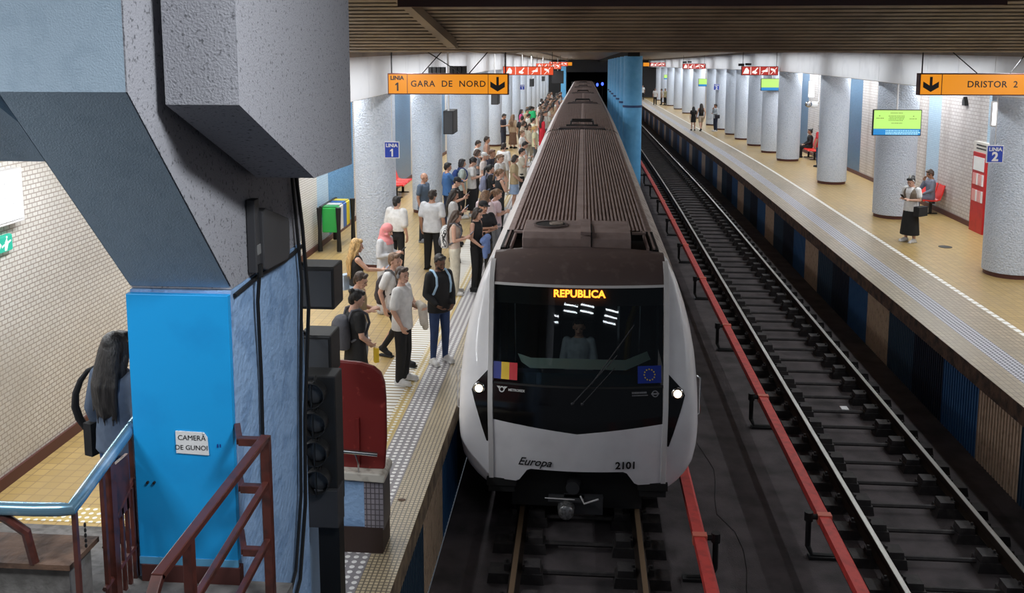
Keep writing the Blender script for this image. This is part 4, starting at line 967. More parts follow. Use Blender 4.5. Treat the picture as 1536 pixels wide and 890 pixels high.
def darkscreen(x0, x1, y, z0, z1, lab, dep=.14):
    t = empty('dark_screen', ((x0+x1)/2, y, z0), lab, 'screen', 'dark screens over the left platform')
    MB().box(x0, x1, y, y+dep, z0, z1).build('casing', M['signal'], t, bevel=.008); MB().box(x0+.03, x1-.03, y-.005, y+.002, z0+.03, z1-.03).build('panel', M['greybox'], t)
    MB().tube([((x0+x1)/2, y+.07, z1), ((x0+x1)/2, y+.07, (5.43 if x1 < -4.1 else 5.97)-drop(y))], .03, 6).build('pole', M['rib'], t)
    return t
darkscreen(-3.99, -3.70, 26, 3.56, 4.23, 'dark screen hung edge-on beside the third left column', .9); darkscreen(-3.82, -3.53, 38, 3.66, 4.13, 'dark screen just below the GARA DE NORD sign', .9)
darkscreen(-3.22, -2.99, 55, 3.68, 4.15, 'small dark distant screen above the left crowd', .9); darkscreen(-2.60, -1.62, 75, 3.08, 4.10, 'large dark distant screen near the tunnel on the left', .2)
darkscreen(-3.0, -2.8, 66, 3.6, 3.95, 'tiny dark screen, farthest but one on the left', .9)
# lamps and mirror fixed to the right wall and columns
def smalllamp(x, y, z0, z1, w_, lab):
    t = empty('wall_lamp', (x, y, z0), lab, 'wall lamp', 'small lamps on the right')
    MB().box(x-w_/2, x+w_/2, y, y+.08, z0, z1).build('casing', M['rib'], t, bevel=.02); MB().box(x-w_/2+.02, x+w_/2-.02, y-.012, y+.002, z0+.03, z1-.03).build('diffuser', emit('cool_lamp', (.95,.97,1), 3.0), t, bevel=.01)
smalllamp(8.41, 19.55, 4.42, 4.94, .13, 'upright white lamp on the left edge of the nearest right column')
smalllamp(8.92, 37, 4.05, 4.72, .24, 'upright white lamp between the third and fourth right columns')
t = empty('round_mirror', (9.0, 37, 3.6), 'round white mirror below the upright lamp between the right columns', 'mirror')
MB().sph((8.83, 37, 3.80), .14, .04, .12).build('mirror', M['chrome'], t, smooth=True); MB().sph((9.06, 37.1, 3.78), .16, .05, .13).build('mirror_rim', M['white'], t, smooth=True); MB().tube([(9.06,37.12,3.8),(9.24,37.14,3.9),(9.24,37.14,5.42)], .02, 6).build('arm', M['rib'], t)
# small black hooks high on the right tiled wall
for i, (y, z) in enumerate(((26.4, 4.55), (23.9, 4.45), (30.6, 4.6))):
    tag(MB().prism([(y-.10,z-.12),(y+.10,z-.12),(y+.10,z+.02),(y+.02,z+.12),(y-.06,z)], 0, 10.5, 10.6).build('wall_bracket', M['blk']), ('black bracket high on the right wall by the red cabinet', 'black bracket on the right wall nearest the front column', 'black bracket high on the right wall left of the screen')[i], 'bracket')
# red cabinet with leaflets on the right wall
t = empty('leaflet_cabinet', (10.5, 25.0, PZ), 'tall narrow red leaflet cabinet against the right tiled wall', 'cabinet')
MB().box(10.42, 10.585, 24.55, 25.35, PZ, 3.28).build('cabinet_body', pm('dark_red_enamel', (.50,.015,.015), .4, noise=(4,(.32,.01,.01),.45,.8)), t, bevel=.01)
MB().box(10.405, 10.42, 24.63, 25.27, 2.80, 3.16).build('notice', M['white'], t); MB().box(10.44, 10.585, 24.5, 25.40, 3.28, 3.55).build('header_board', pm('cream_board', (.72,.68,.62), .5), t)
mb = MB()
for zz in (3.47, 3.38):
    y = 24.6
    while y < 25.2: mb.box(10.435, 10.44, y, y+.05, zz-.02, zz+.02); y += .07
mb.build('header_text', M['ink'], t)
pk = pm('pinkish_leaflet', (.75,.36,.34), .6)
for zz in (2.42, 1.98):
    for k in range(6): MB().box(10.40, 10.42, 24.62+k*.11, 24.70+k*.11, zz, zz+.30).build('leaflet', pk if k % 3 else M['white'], t)
# bench builder: a row of red plastic seats on a black rail
def bench(x, y, rz, n, lab):
    t = empty('platform_bench', (x, y, PZ-drop(y)), lab, 'bench', None, rz); mbs = []
    for k in range(n):
        cx = (k-(n-1)/2)*.52
        mb = MB()
        prof = [(.02,.44),(.20,.40),(.42,.44),(.46,.42)]
        rings = []
        for (yy, zz) in [(.46,.40),(.44,.435),(.30,.415),(.10,.415),(.0,.45),(-.06,.62),(-.12,.82),(-.135,.86)]:
            w_ = .23 if zz < .7 else .20
            rings.append([Vector((cx-w_, yy, zz+.02)), Vector((cx-w_*.5, yy, zz)), Vector((cx+w_*.5, yy, zz)), Vector((cx+w_, yy, zz+.02)), Vector((cx+w_, yy-.02, zz-.015)), Vector((cx-w_, yy-.02, zz-.015))])
        mb.loft(rings)
        o = mb.build('seat_shell', M['redplastic'], None, smooth=True, angle=50); o.parent = t
    L = n*.26
    o = MB().box(-L, L, .14, .22, .34, .39).build('beam', M['blk']); o.parent = t
    for s in (-1, 1):
        o = MB().box(s*L*.7-.025, s*L*.7+.025, .14, .22, 0, .36).build('leg', M['blk']); o.parent = t
        o = MB().box(s*L*.7-.025, s*L*.7+.025, -.02, .38, 0, .03).build('foot', M['blk']); o.parent = t
    return t
bench(-6.25, 29.9, R(-90), 3, 'red plastic bench against the left wall behind the bald man')
bench(10.42, 28.2, R(90), 3, 'red plastic bench with the seated grey-clothed woman on the right')
bench(10.4, 41.9, R(90), 3, 'far red plastic bench between the columns on the right')
# recycling bins
t = empty('recycling_stand', (-6.05, 21.7, PZ), 'recycling stand with green, blue and yellow bins on black legs', 'recycling bin')
for k, (c, nm) in enumerate((((.03,.42,.08),'green'), ((.75,.75,.72),'white'), ((.03,.14,.45),'blue'), ((.85,.68,.04),'yellow'))):
    mb = MB(); y = 21.28+k*.31; mb.loft([[Vector((-6.22,y,z)),Vector((-5.85,y,z)),Vector((-5.85,y+.29,z)),Vector((-6.22,y+.29,z))] for z in (1.62, 2.22)]); mb.build('bin', pm(nm+'_bin', c, .4), t, bevel=.02)
    MB().box(-6.2, -5.87, y+.02, y+.27, 2.22, 2.25).build('bin_lid', pm(nm+'_lid', tuple(q*.7 for q in c), .3), t)
for x, y in ((-6.26,21.22),(-5.80,21.22),(-6.26,22.58),(-5.80,22.58)): MB().tube([(x,y,PZ+.03),(x,y,1.7),(x,y,2.24)], [.06,.045,.07], 8).build('leg', M['blk'], t, smooth=True)
MB().box(-6.26,-6.2,21.2,22.6,2.20,2.27).build('top_frame', M['blk'], t)
tag(MB().cyl((8.93, 23.0), .16, PZ, PZ+.006, 20).build('floor_drain', M['blk']), 'small dark round floor drain on the right platform', 'drain')
tag(MB().box(6.86, 7.5, 11.9, 13.6, PZ+.002, PZ+.006).build('floor_marking', M['ladder']), 'white ribbed floor marking at the lower right platform edge', 'marking')
tag(MB().sph((-1.93, 9.35, PZ+.004), .045, .03, .006, 10, 4).build('floor_stain', M['lip']), kind='stuff')
# bright things at the far end
tag(MB().box(-2.7, -2.1, 110, 110.6, -.3, 4.3).build('end_column', M['bluecol']), 'pale blue square column beside the tunnel mouth on the left', 'column')
for i, (x, c) in enumerate(((1.75, (.1,.2,1)), (2.4, (.1,.2,1)))): tag(MB().sph((x, 119, 1.2+.1*i), .16, .1, .22).build('tunnel_signal', emit('blue_signal_lamp', (.05,.1,1.0), 3)), ('left', 'right')[i]+' blue signal lamp of two at the dark tunnel mouth', 'signal lamp'); tag(MB().tube([(x, 119.1, -1.9), (x, 119.1, 1.2+.1*i)], .05, 6).build('signal_post', M['blk']), ('left', 'right')[i]+' black post under a blue tunnel signal lamp', 'post')
tag(MB().box(4.5, 4.62, 15.6, 15.75, -.19, -.16).build('paper_scrap', M['white']), 'tiny white paper scrap between the right rails', 'litter')
# ------------------------------------------------------------------ people
def remesh(mb, voxel, name, smooth=2):
    me0 = mb.mesh('tmp'); o = bpy.data.objects.new('tmp', me0); COL.objects.link(o)
    r = o.modifiers.new('r', 'REMESH'); r.mode = 'VOXEL'; r.voxel_size = voxel; r.use_smooth_shade = True
    if smooth: s = o.modifiers.new('s', 'SMOOTH'); s.factor = .5; s.iterations = smooth
    dg = bpy.context.evaluated_depsgraph_get(); e = o.evaluated_get(dg)
    me = bpy.data.meshes.new_from_object(e); me.name = name
    bpy.data.objects.remove(o); bpy.data.meshes.remove(me0)
    me.polygons.foreach_set('use_smooth', [True]*len(me.polygons)); me.materials.clear(); me.materials.append(None)
    return me
V = Vector
def ell(c, rx_, ry_, n=16, tilt=0.0):
    return [V((c[0]+rx_*math.cos(2*math.pi*k/n), c[1]+ry_*math.sin(2*math.pi*k/n), c[2]+tilt*ry_*math.sin(2*math.pi*k/n))) for k in range(n)]
def pose(name):
    p = dict(sh={}, el={}, wr={}, hd={}, hip={}, kn={}, an={}, toe={}, head=(10, 0), dz=0.0, lean=0.0)
    for s in (-1, 1):
        p['sh'][s] = V((s*.165, -.005, 1.405)); p['el'][s] = V((s*.225, -.035, 1.13)); p['wr'][s] = V((s*.235, .035, .89)); p['hd'][s] = V((-s*.05, .12, -1))
        p['hip'][s] = V((s*.088, 0, .90)); p['kn'][s] = V((s*.10, .015, .49)); p['an'][s] = V((s*.11, -.02, .085)); p['toe'][s] = V((s*.14, .13, .035))
    def arm(s, el, wr, hd): p['el'][s] = V((s*el[0], el[1], el[2])); p['wr'][s] = V((s*wr[0], wr[1], wr[2])); p['hd'][s] = V((s*hd[0], hd[1], hd[2]))
    if name == 'phone':
        arm(1, (.225,.0,1.14), (.10,.22,1.17), (-.5,.7,.45)); arm(-1, (.225,.0,1.14), (.11,.21,1.15), (-.6,.7,.35)); p['head'] = (26, 0)
    elif name == 'onephone':
        arm(1, (.225,.02,1.14), (.16,.23,1.22), (-.2,.7,.7)); p['head'] = (24, 0)
    elif name == 'crossed':
        arm(1, (.235,.06,1.17), (-.02,.20,1.19), (-1,.1,.1)); arm(-1, (.235,.06,1.15), (-.03,.235,1.13), (-1,.05,.15)); p['head'] = (8, 0)
    elif name == 'hold':
        arm(-1, (.23,.02,1.14), (.13,.23,1.10), (-.6,.7,.0)); arm(1, (.24,-.04,1.14), (.215,.08,.92), (-.3,.3,-1)); p['head'] = (6, -20)
    elif name == 'walk':
        arm(1, (.23,-.10,1.15), (.22,-.03,.92), (0,.25,-1)); arm(-1, (.23,.06,1.14), (.22,.20,.96), (-.1,.5,-.8))
        p['kn'][1] = V((.10,.17,.52)); p['an'][1] = V((.10,.27,.10)); p['toe'][1] = V((.12,.42,.06)); p['kn'][-1] = V((-.10,-.06,.50)); p['an'][-1] = V((-.10,-.32,.16)); p['toe'][-1] = V((-.11,-.20,.04))
    elif name == 'chin':
        arm(1, (.20,.10,1.14), (.07,.16,1.38), (-.3,-.1,1)); arm(-1, (.22,.03,1.14), (.04,.20,1.12), (-1,.3,0)); p['head'] = (16, 0)
    elif name == 'down2':
        arm(1, (.23,.0,1.13), (.15,.16,.98), (-.6,.5,-.6)); arm(-1, (.23,.0,1.13), (.14,.17,.96), (-.6,.5,-.6)); p['head'] = (20, 0)
    elif name == 'reach':
        arm(1, (.22,.14,1.25), (.20,.37,1.22), (0,1,.1)); p['head'] = (12, 0); p['kn'][1] = V((.10,.08,.5))
    elif name in ('sit', 'sitchin'):
        dz = -.43; p['dz'] = dz
        for k in ('sh','el','wr','hip'):
            for s in (-1, 1): p[k][s] = p[k][s] + V((0,0,dz))
        for s in (-1, 1): p['kn'][s] = V((s*.10,.42,.49)); p['an'][s] = V((s*.10,.40,.085)); p['toe'][s] = V((s*.12,.55,.035)); p['wr'][s] = V((s*.13,.24,.60)); p['el'][s] = V((s*.22,.04,.72)); p['hd'][s] = V((-s*.2,1,-.1))
        if name == 'sitchin': p['el'][1] = V((.17,.22,.72)); p['wr'][1] = V((.06,.17,.96)); p['hd'][1] = V((-.2,-.1,1)); p['head'] = (24, 0)
    return p
POSES = {}
def getp(n):
    if n not in POSES: POSES[n] = pose(n)
    return POSES[n]
def headm(p):
    c = V((0, 0, 1.50+p['dz']))
    return Matrix.Translation(c) @ Matrix.Rotation(-R(p['head'][0]), 4, 'X') @ Matrix.Rotation(R(p['head'][1]), 4, 'Z') @ Matrix.Translation(-c)
def hand(mb, w_, d, s):
    """palm, four bent fingers of different length, thumb from the side of the palm"""
    d = d.normalized(); side = V((0,1,0)) if abs(d.y) < .8 else V((-s,0,0))
    u = (side - d*side.dot(d)).normalized(); nrm = d.cross(u).normalized()
    if nrm.x*s > 0: nrm = -nrm
    pc = w_ + d*.045
    rot = Matrix((u, d, nrm)).transposed()
    mb.sph(pc, .040, .052, .017, 12, 8, rot); mb.cap(w_, pc, .026, .022, 8)
    for i, (off, L) in enumerate(((.029,.068),(.0095,.078),(-.0105,.072),(-.029,.056))):
        b = w_ + d*.082 + u*off; m1 = b + d*L*.5 + nrm*.006; m2 = m1 + d*L*.36 + nrm*.020; m3 = m2 + d*L*.12 + nrm*.018
        mb.cap(b, m1, .0098, .0092, 8); mb.cap(m1, m2, .0092, .0084, 8); mb.cap(m2, m3, .0084, .0078, 8)
    b = w_ + d*.030 + u*.030; m1 = b + u*.022 + d*.026 + nrm*.012; m2 = m1 + d*.030 + nrm*.014
    mb.cap(b, m1, .013, .0115, 8); mb.cap(m1, m2, .0115, .009, 8)
BM = {}
def body(pn):
    k = ('body', pn)
    if k in BM: return BM[k]
    p = getp(pn); mb = MB(); z = p['dz']
    mb.loft([ell((0,-.0,.84+z),.10,.08), ell((0,0,.90+z),.155,.105), ell((0,0,.98+z),.150,.10), ell((0,0,1.08+z),.125,.088), ell((0,0,1.2+z),.145,.10), ell((0,0,1.31+z),.165,.11), ell((0,-.005,1.40+z),.15,.088), ell((0,-.008,1.45+z),.085,.065), ell((0,-.008,1.48+z),.06,.055)])
    for s in (-1, 1):
        mb.cap(p['sh'][s], p['el'][s], .050, .038); mb.cap(p['el'][s], p['el'][s].lerp(p['wr'][s], .35), .037, .037); mb.cap(p['el'][s].lerp(p['wr'][s], .35), p['wr'][s], .037, .025)
        hand(mb, p['wr'][s], p['hd'][s], s)
        mb.cap(p['hip'][s], p['kn'][s], .084, .053, 12); c = p['kn'][s].lerp(p['an'][s], .35)+V((0,-.012,0)); mb.cap(p['kn'][s], c, .052, .055, 12); mb.cap(c, p['an'][s], .054, .036, 12)
        mb.cap(p['an'][s]-V((0,.02,.03)), p['toe'][s], .038, .028, 10)
    H = MB(); dz = V((0,0,z))
    H.cap(V((0,-.012,1.44))+dz, V((0,.0,1.56))+dz, .054, .050, 14)
    H.sph(V((0,-.008,1.632))+dz, .076, .092, .096, 18, 12); H.sph(V((0,.022,1.588))+dz, .060, .070, .078, 16, 10)
    H.cap(V((-.018,.060,1.535))+dz, V((.018,.060,1.535))+dz, .026, .026)                       # chin and jaw
    H.cap(V((0,.086,1.622))+dz, V((0,.108,1.586))+dz, .010, .014); H.cap(V((-.012,.094,1.584))+dz, V((.012,.094,1.584))+dz, .009, .009)   # nose
    H.cap(V((-.030,.078,1.640))+dz, V((.030,.078,1.640))+dz, .011, .011)                       # brow
    H.cap(V((-.018,.082,1.556))+dz, V((.018,.082,1.556))+dz, .010, .010)                       # lips
    for s in (-1, 1): H.sph(V((s*.078,-.004,1.605))+dz, .012, .022, .032, 10, 6); H.cap(V((s*.036,.066,1.592))+dz, V((s*.040,.058,1.58))+dz, .018, .014)
    xf(H, headm(p)); mb.add(H.v, H.f)
    BM[k] = remesh(mb, .0075, 'person_body', 1); return BM[k]
def face(pn):
    k = ('face', pn)
    if k in BM: return BM[k]
    p = getp(pn); dz = V((0,0,p['dz'])); H = MB()
    for s in (-1, 1):
        H.sph(V((s*.032,.081,1.616))+dz, .012, .006, .0065, 10, 6); H.cap(V((s*.018,.092,1.640))+dz, V((s*.046,.082,1.642))+dz, .0035, .003, 6)
    xf(H, headm(p)); me = H.mesh('eyes_and_brows'); me.materials.append(None); me.polygons.foreach_set('use_smooth', [True]*len(me.polygons)); BM[k] = me; return me
def mouth(pn):
    k = ('mouth', pn)
    if k in BM: return BM[k]
    p = getp(pn); dz = V((0,0,p['dz'])); H = MB(); H.sph(V((0,.091,1.556))+dz, .022, .006, .007, 12, 6)
    xf(H, headm(p)); me = H.mesh('mouth'); me.materials.append(None); BM[k] = me; return me
def hair(kind, pn):
    k = ('hair', kind, pn)
    if k in BM: return BM[k]
    p = getp(pn); z = p['dz']; H = MB(); q = lambda x, y, zz: V((x, y, zz+z))
    if kind in ('short', 'long', 'bun', 'pony', 'bob', 'curly', 'fade'):
        g = .0 if kind != 'fade' else -.005
        H.sph(q(0,-.034,1.656), .085+g, .092+g, .090+g, 20, 12)
        H.cap(q(-.040,.030,1.706), q(.030,.040,1.704), .034, .036); H.cap(q(.010,.046,1.712), q(-.05,.020,1.700), .026, .024); H.cap(q(-.0,-.075,1.60), q(0,-.06,1.56), .055, .05)
        for s in (-1, 1): H.cap(q(s*.070,.0,1.655), q(s*.070,-.03,1.60), .022, .02)
    if kind == 'curly':
        for i in range(26):
            a = i*2.4; t = i/26; H.sph(q(.085*math.cos(a)*(1-t*.6), -.03+.09*math.sin(a)*(1-t*.6), 1.62+.11*t), .034, .034, .034, 8, 6)
    if kind == 'long':
        H.loft([ell(q(0,-.05,1.68), .085,.06), ell(q(0,-.065,1.60), .098,.062), ell(q(0,-.085,1.48), .112,.052), ell(q(0,-.115,1.36), .118,.045), ell(q(0,-.125,1.22), .095,.036), ell(q(0,-.12,1.12), .05,.022)])
        for s in (-1, 1): H.cap(q(s*.078,.02,1.64), q(s*.092,-.02,1.50), .022, .03); H.cap(q(s*.092,-.02,1.50), q(s*.10,-.05,1.38), .03, .022)
        rr_ = random.Random(5)
        for i in range(15):
            a = -1 + 2*i/14; x0_ = a*.085; e_ = rr_.uniform(1.06,1.20); m_ = rr_.uniform(-.02,.02)
            H.cap(q(x0_,-.10+.03*abs(a),1.60), q(a*.115+m_,-.155+.04*abs(a),1.36), .016, .019); H.cap(q(a*.115+m_,-.155+.04*abs(a),1.36), q(a*.10-m_,-.150+.03*abs(a),e_), .019, .007)
    if kind == 'bob':
        for s in (-1, 1): H.cap(q(s*.078,.015,1.65), q(s*.086,-.01,1.53), .024, .028)
        H.loft([ell(q(0,-.05,1.65), .09,.06), ell(q(0,-.06,1.55), .10,.06), ell(q(0,-.06,1.49), .085,.05)])
    if kind == 'bun': H.sph(q(0,-.115,1.70), .045,.045,.042)
    if kind == 'pony': H.cap(q(0,-.11,1.68), q(0,-.17,1.60), .03, .035); H.cap(q(0,-.17,1.60), q(0,-.17,1.38), .035, .014)
    if kind == 'cap':
        H.sph(q(0,-.012,1.665), .090,.100,.078, 20, 12); H.loft([ell(q(0,.11,1.662), .07,.075), ell(q(0,.112,1.672), .07,.075)]); H.sph(q(0,-.03,1.60), .078,.08,.05)
    if kind == 'hijab':
        H.sph(q(0,-.022,1.640), .096,.104,.108, 20, 12); H.loft([ell(q(0,-.03,1.66), .08,.09), ell(q(0,-.035,1.58), .092,.092), ell(q(0,-.01,1.49), .095,.095), ell(q(0,.0,1.42), .150,.12), ell(q(0,.02,1.34), .15,.13)])
        H.cap(q(-.07,.05,1.56), q(0,.07,1.50), .03, .03); H.cap(q(.07,.05,1.56), q(0,.07,1.50), .03, .03)
    hm = headm(p)
    if kind in ('long', 'hijab'):
        # the head tilts, the hair or scarf below the neck hangs straight
        for i, v in enumerate(H.v):
            f = max(0, min(1, (v.z-z-1.45)/.12)); H.v[i] = v.lerp(hm @ v, f)
    else: xf(H, hm)
    BM[k] = remesh(H, .011, kind+'_hair', 2); return BM[k]
def top(kind, pn):
    k = ('top', kind, pn)
    if k in BM: return BM[k]
    p = getp(pn); z = p['dz']; T_ = MB(); lo = {'crop': 1.06, 'tank': .95}.get(kind, .90); g = {'loose': .035, 'shawl': .06, 'long': .022, 'jacket': .035, 'tank': .010, 'crop': .014}.get(kind, .024)
    secs = [(.90,.160,.112),(.98,.158,.108),(1.08,.140,.102),(1.2,.150,.108),(1.31,.168,.116),(1.40,.152,.092),(1.445,.090,.062),(1.468,.060,.048)]
    rings = [ell((0,-.003,max(a, lo)+z if a <= lo else a+z), b+g*(1 if a < 1.42 else .35), c+g*(1 if a < 1.42 else .3)) for a, b, c in secs if a >= lo-.05]
    if kind in ('loose', 'dress', 'dresslong', 'tee', 'long', 'jacket') and z == 0: rings = [ell((0,-.003,.83), .168+g, .118+g)] + rings
    if kind == 'shawl': rings = [ell((0,-.01,1.0), .21, .15), ell((0,-.01,1.15), .23, .16), ell((0,-.01,1.30), .235, .15), ell((0,-.005,1.40), .19, .115), ell((0,0,1.47), .085, .07)]
    if kind in ('dress', 'dresslong'): rings = [ell((0,0,.60 if kind == 'dress' else .22), .20, .17), ell((0,0,.75), .19, .15)] + [r for r in rings[1:]]
    T_.loft(rings)
    for s in (-1, 1):
        a, e, w_ = p['sh'][s], p['el'][s], p['wr'][s]
        if kind in ('tee', 'loose', 'dress'): m = a.lerp(e, .62 if kind != 'loose' else .75); T_.cap(a, m, .066+.3*g, .060+.3*g, 12)
        if kind in ('long', 'jacket', 'dresslong'): r_ = .064 if kind != 'jacket' else .074; T_.cap(a, e, r_, r_-.012, 12); T_.cap(e, w_.lerp(e, .06), r_-.012, r_-.026, 12)
        if kind == 'shawl': T_.cap(a, a.lerp(e, .9), .10, .09, 12)
        if kind in ('tank', 'crop'): T_.cap(a+V((-s*.05,0,.02)), a+V((-s*.02,0,-.06)), .05, .045, 10)
    BM[k] = remesh(T_, .013, kind+'_top', 2); return BM[k]
def bottom(kind, pn):
    k = ('bottom', kind, pn)
    if k in BM: return BM[k]
    p = getp(pn); z = p['dz']; B = MB()
    if kind in ('trousers', 'slim', 'wide', 'shorts'):
        g = {'slim': .010, 'trousers': .022, 'wide': .040, 'shorts': .028}[kind]
        B.loft([ell((0,0,.80+z), .13, .10), ell((0,0,.88+z), .165+g*.3, .116+g*.3), ell((0,0,.96+z), .158+g*.3, .112+g*.2), ell((0,0,1.03+z), .145, .104)])
        for s in (-1, 1):
            h, kk, an = p['hip'][s], p['kn'][s], p['an'][s]
            if kind == 'shorts': B.cap(h, h.lerp(kk, .72), .092+g*.5, .078+g*.5, 14); continue
            B.cap(h, kk, .090+g*.4, .058+g, 14); B.cap(kk, an+V((0,0,-.02)), .058+g, {'slim': .045, 'trousers': .056, 'wide': .098}[kind], 14)
    elif kind == 'skirtlong': B.loft([ell((0,0,.20), .235, .20), ell((0,0,.28), .230, .195), ell((0,0,.6), .205, .165), ell((0,0,.9), .178, .128), ell((0,0,1.08), .140, .103)])
    elif kind == 'skirt': B.loft([ell((0,0,.52), .205, .17), ell((0,0,.9), .176, .126), ell((0,0,1.05), .145, .106)])
    BM[k] = remesh(B, .014, kind+'_garment', 2); return BM[k]
def shoe(pn, s):
    k = ('shoe', pn, s)
    if k in BM: return BM[k]
    p = getp(pn); a, t_ = p['an'][s], p['toe'][s]; B = MB()
    B.cap(a+V((0,-.035,-.035)), t_+V((0,.01,.005)), .045, .040, 12); B.cap(a+V((0,0,-.01)), a.lerp(t_, .4), .046, .040, 10)
    lo = min(a.z-.085, t_.z-.035)
    for v in B.v: v.z = max(v.z, lo)
    d = (t_-a); B.obox((a+t_)/2+V((0,.0,-(a.z+t_.z)/2+lo+.012)), .082, .26, .02)
    BM[k] = remesh(B, .009, 'shoe', 1); return BM[k]
def put(me, name, parent, m):
    o = bpy.data.objects.new(name, me); COL.objects.link(o); o.parent = parent
    if not me.materials: me.materials.append(None)
    o.material_slots[0].link = 'OBJECT'; o.material_slots[0].material = m; return o
CM = {}
def cloth(c, rough=.85):
    key = tuple(round(x, 3) for x in c)
    if key not in CM:
        t = NT('fabric_%d' % len(CM)); tc = t.n('ShaderNodeTexCoord'); f = t.noise(tc.outputs['Object'], 14, 4)
        t.l(t.mix(t.ramp(f, .35, .7), c, tuple(x*.82 for x in c)), t.b.inputs['Base Color']); t.b.inputs['Roughness'].default_value = rough
        t.bump(t.noise(tc.outputs['Object'], 26, 3), .35, .012); CM[key] = t.m
    return CM[key]
def hairm(k):
    if 'hair_'+k not in CM:
        c = HC[k]; t = NT(k+'_hair'); tc = t.n('ShaderNodeTexCoord'); mp = t.n('ShaderNodeMapping'); t.l(tc.outputs['Object'], mp.inputs[0]); mp.inputs['Scale'].default_value = (90, 90, 9)
        f = t.noise(mp.outputs[0], 1.0, 3); t.l(t.mix(t.ramp(f, .35, .7), tuple(x*.6 for x in c), tuple(x*2.0+.006 for x in c)), t.b.inputs['Base Color']); t.b.inputs['Roughness'].default_value = .45
        t.bump(f, .7, .01); CM['hair_'+k] = t.m
    return CM['hair_'+k]
def skinm(tone):
    c = {'f': (.62,.36,.26), 'm': (.50,.27,.18), 'd': (.16,.075,.045), 't': (.40,.20,.12)}[tone]
    return pm('skin_'+tone, c, .5, noise=(40, tuple(x*.9 for x in c), .4, .7), obj=True)
HC = {'black': (.012,.010,.010), 'brown': (.05,.028,.018), 'dark': (.025,.016,.012), 'blond': (.42,.26,.10), 'ginger': (.12,.05,.025), 'grey': (.22,.21,.20), 'lbrown': (.16,.09,.05)}
WHT, BLK, BEI, NAV, JEA, GRY, CRM = (.78,.77,.76), (.014,.014,.016), (.55,.45,.33), (.02,.03,.07), (.04,.08,.17), (.25,.26,.29), (.66,.61,.50)
def person(x, y, face_deg, label, pn='down', h=1.0, tone='f', hr=('short','dark'), tp=('tee', WHT), bt=('trousers', BLK), sh=WHT, group=None, z=None, near=True, cat='person', girth=1.0):
    z0 = (PZ - drop(y)) if z is None else z
    t = empty('person', (x, y, z0), label, cat, group, R(face_deg-90)); t.scale = (h*girth, h*girth, h)
    put(body(pn), 'body', t, skinm(tone))
    if hr: put(hair(hr[0], pn), {'cap': 'cap', 'hijab': 'headscarf'}.get(hr[0], 'hair'), t, hairm(hr[1]) if isinstance(hr[1], str) else cloth(hr[1], .6))
    if near: put(face(pn), 'eyes_and_brows', t, cloth((.02,.014,.012))); put(mouth(pn), 'lips', t, cloth((.35,.10,.09)))
    put(top(tp[0], pn), {'jacket': 'jacket', 'dress': 'dress', 'dresslong': 'dress'}.get(tp[0], 'shirt'), t, cloth(tp[1]))
    if bt: put(bottom(bt[0], pn), {'skirt': 'skirt', 'skirtlong': 'skirt', 'shorts': 'shorts'}.get(bt[0], 'trousers'), t, cloth(bt[1]))
    for s in (-1, 1): put(shoe(pn, s), 'shoe', t, cloth(sh))
    return t
def tworld(t, v):
    return Matrix.Translation(t.location) @ t.rotation_euler.to_matrix().to_4x4() @ Matrix.Diagonal((*t.scale, 1)) @ V(v)
def backpack(t, col, label, col2=None, s=1.0, hung=0):
    """worn by person t: a bag of its own"""
    b = empty('backpack', tworld(t, (0, 0, 0)), label, 'backpack', None, 0); b.rotation_euler = t.rotation_euler; b.scale = t.scale
    B = MB(); y = -.20; z = 1.20-hung
    B.loft([ell((0,y+.02,z-.24), .10*s, .05*s), ell((0,y,z-.22), .14*s, .085*s), ell((0,y-.005,z-.05), .150*s, .10*s), ell((0,y,z+.12), .14*s, .085*s), ell((0,y+.02,z+.20), .10*s, .06*s), ell((0,y+.03,z+.23), .04*s, .03*s)])
    me = remesh(B, .014, 'bag_body', 2); put(me, 'bag_body', b, cloth(col))
    B = MB(); B.loft([ell((0,y-.075*s,z-.19), .09*s, .04*s), ell((0,y-.085*s,z-.10), .105*s, .045*s), ell((0,y-.075*s,z-.02), .09*s, .035*s)])
    put(remesh(B, .014, 'front_pocket', 2), 'front_pocket', b, cloth(col2 or tuple(min(1, c*1.25+.01) for c in col)))
    for q in (-1, 1):
        B = MB(); B.tube([(q*.09,-.13,z+.15),(q*.105,-.08,1.475),(q*.11,.02,1.482),(q*.115,.125,1.40),(q*.125,.150,1.28),(q*.15,.09,1.14),(q*.13,-.11,1.05)], .018, 8)
        me = B.mesh('strap'); me.materials.append(None); me.polygons.foreach_set('use_smooth', [True]*len(me.polygons)); put(me, 'strap', b, cloth(col2 or col))
    return b
def held(t, v, name, label, cat, size, m, rot=(0,0,0)):
    b = empty(name, tworld(t, v), label, cat); b.rotation_euler = (t.rotation_euler.to_matrix() @ Euler(rot).to_matrix()).to_euler()
    sx_, sy_, sz_ = size; o = MB().box(-sx_/2, sx_/2, -sy_/2, sy_/2, -sz_/2, sz_/2).build('case', m, None, bevel=.003); o.parent = b
    if name == 'mobile_phone': o = MB().box(-sx_/2+.004, sx_/2-.004, -sy_/2-.002, -sy_/2+.001, -sz_/2+.005, sz_/2-.005).build('screen', emit('phone_screen', (.5,.6,.8), .4)); o.parent = b
    return b
phone = lambda t, who, v=(.0,.335,1.245), rot=(R(-45),0,0): held(t, v, 'mobile_phone', 'mobile phone held by '+who, 'phone', (.072,.009,.15), M['ink'], rot)

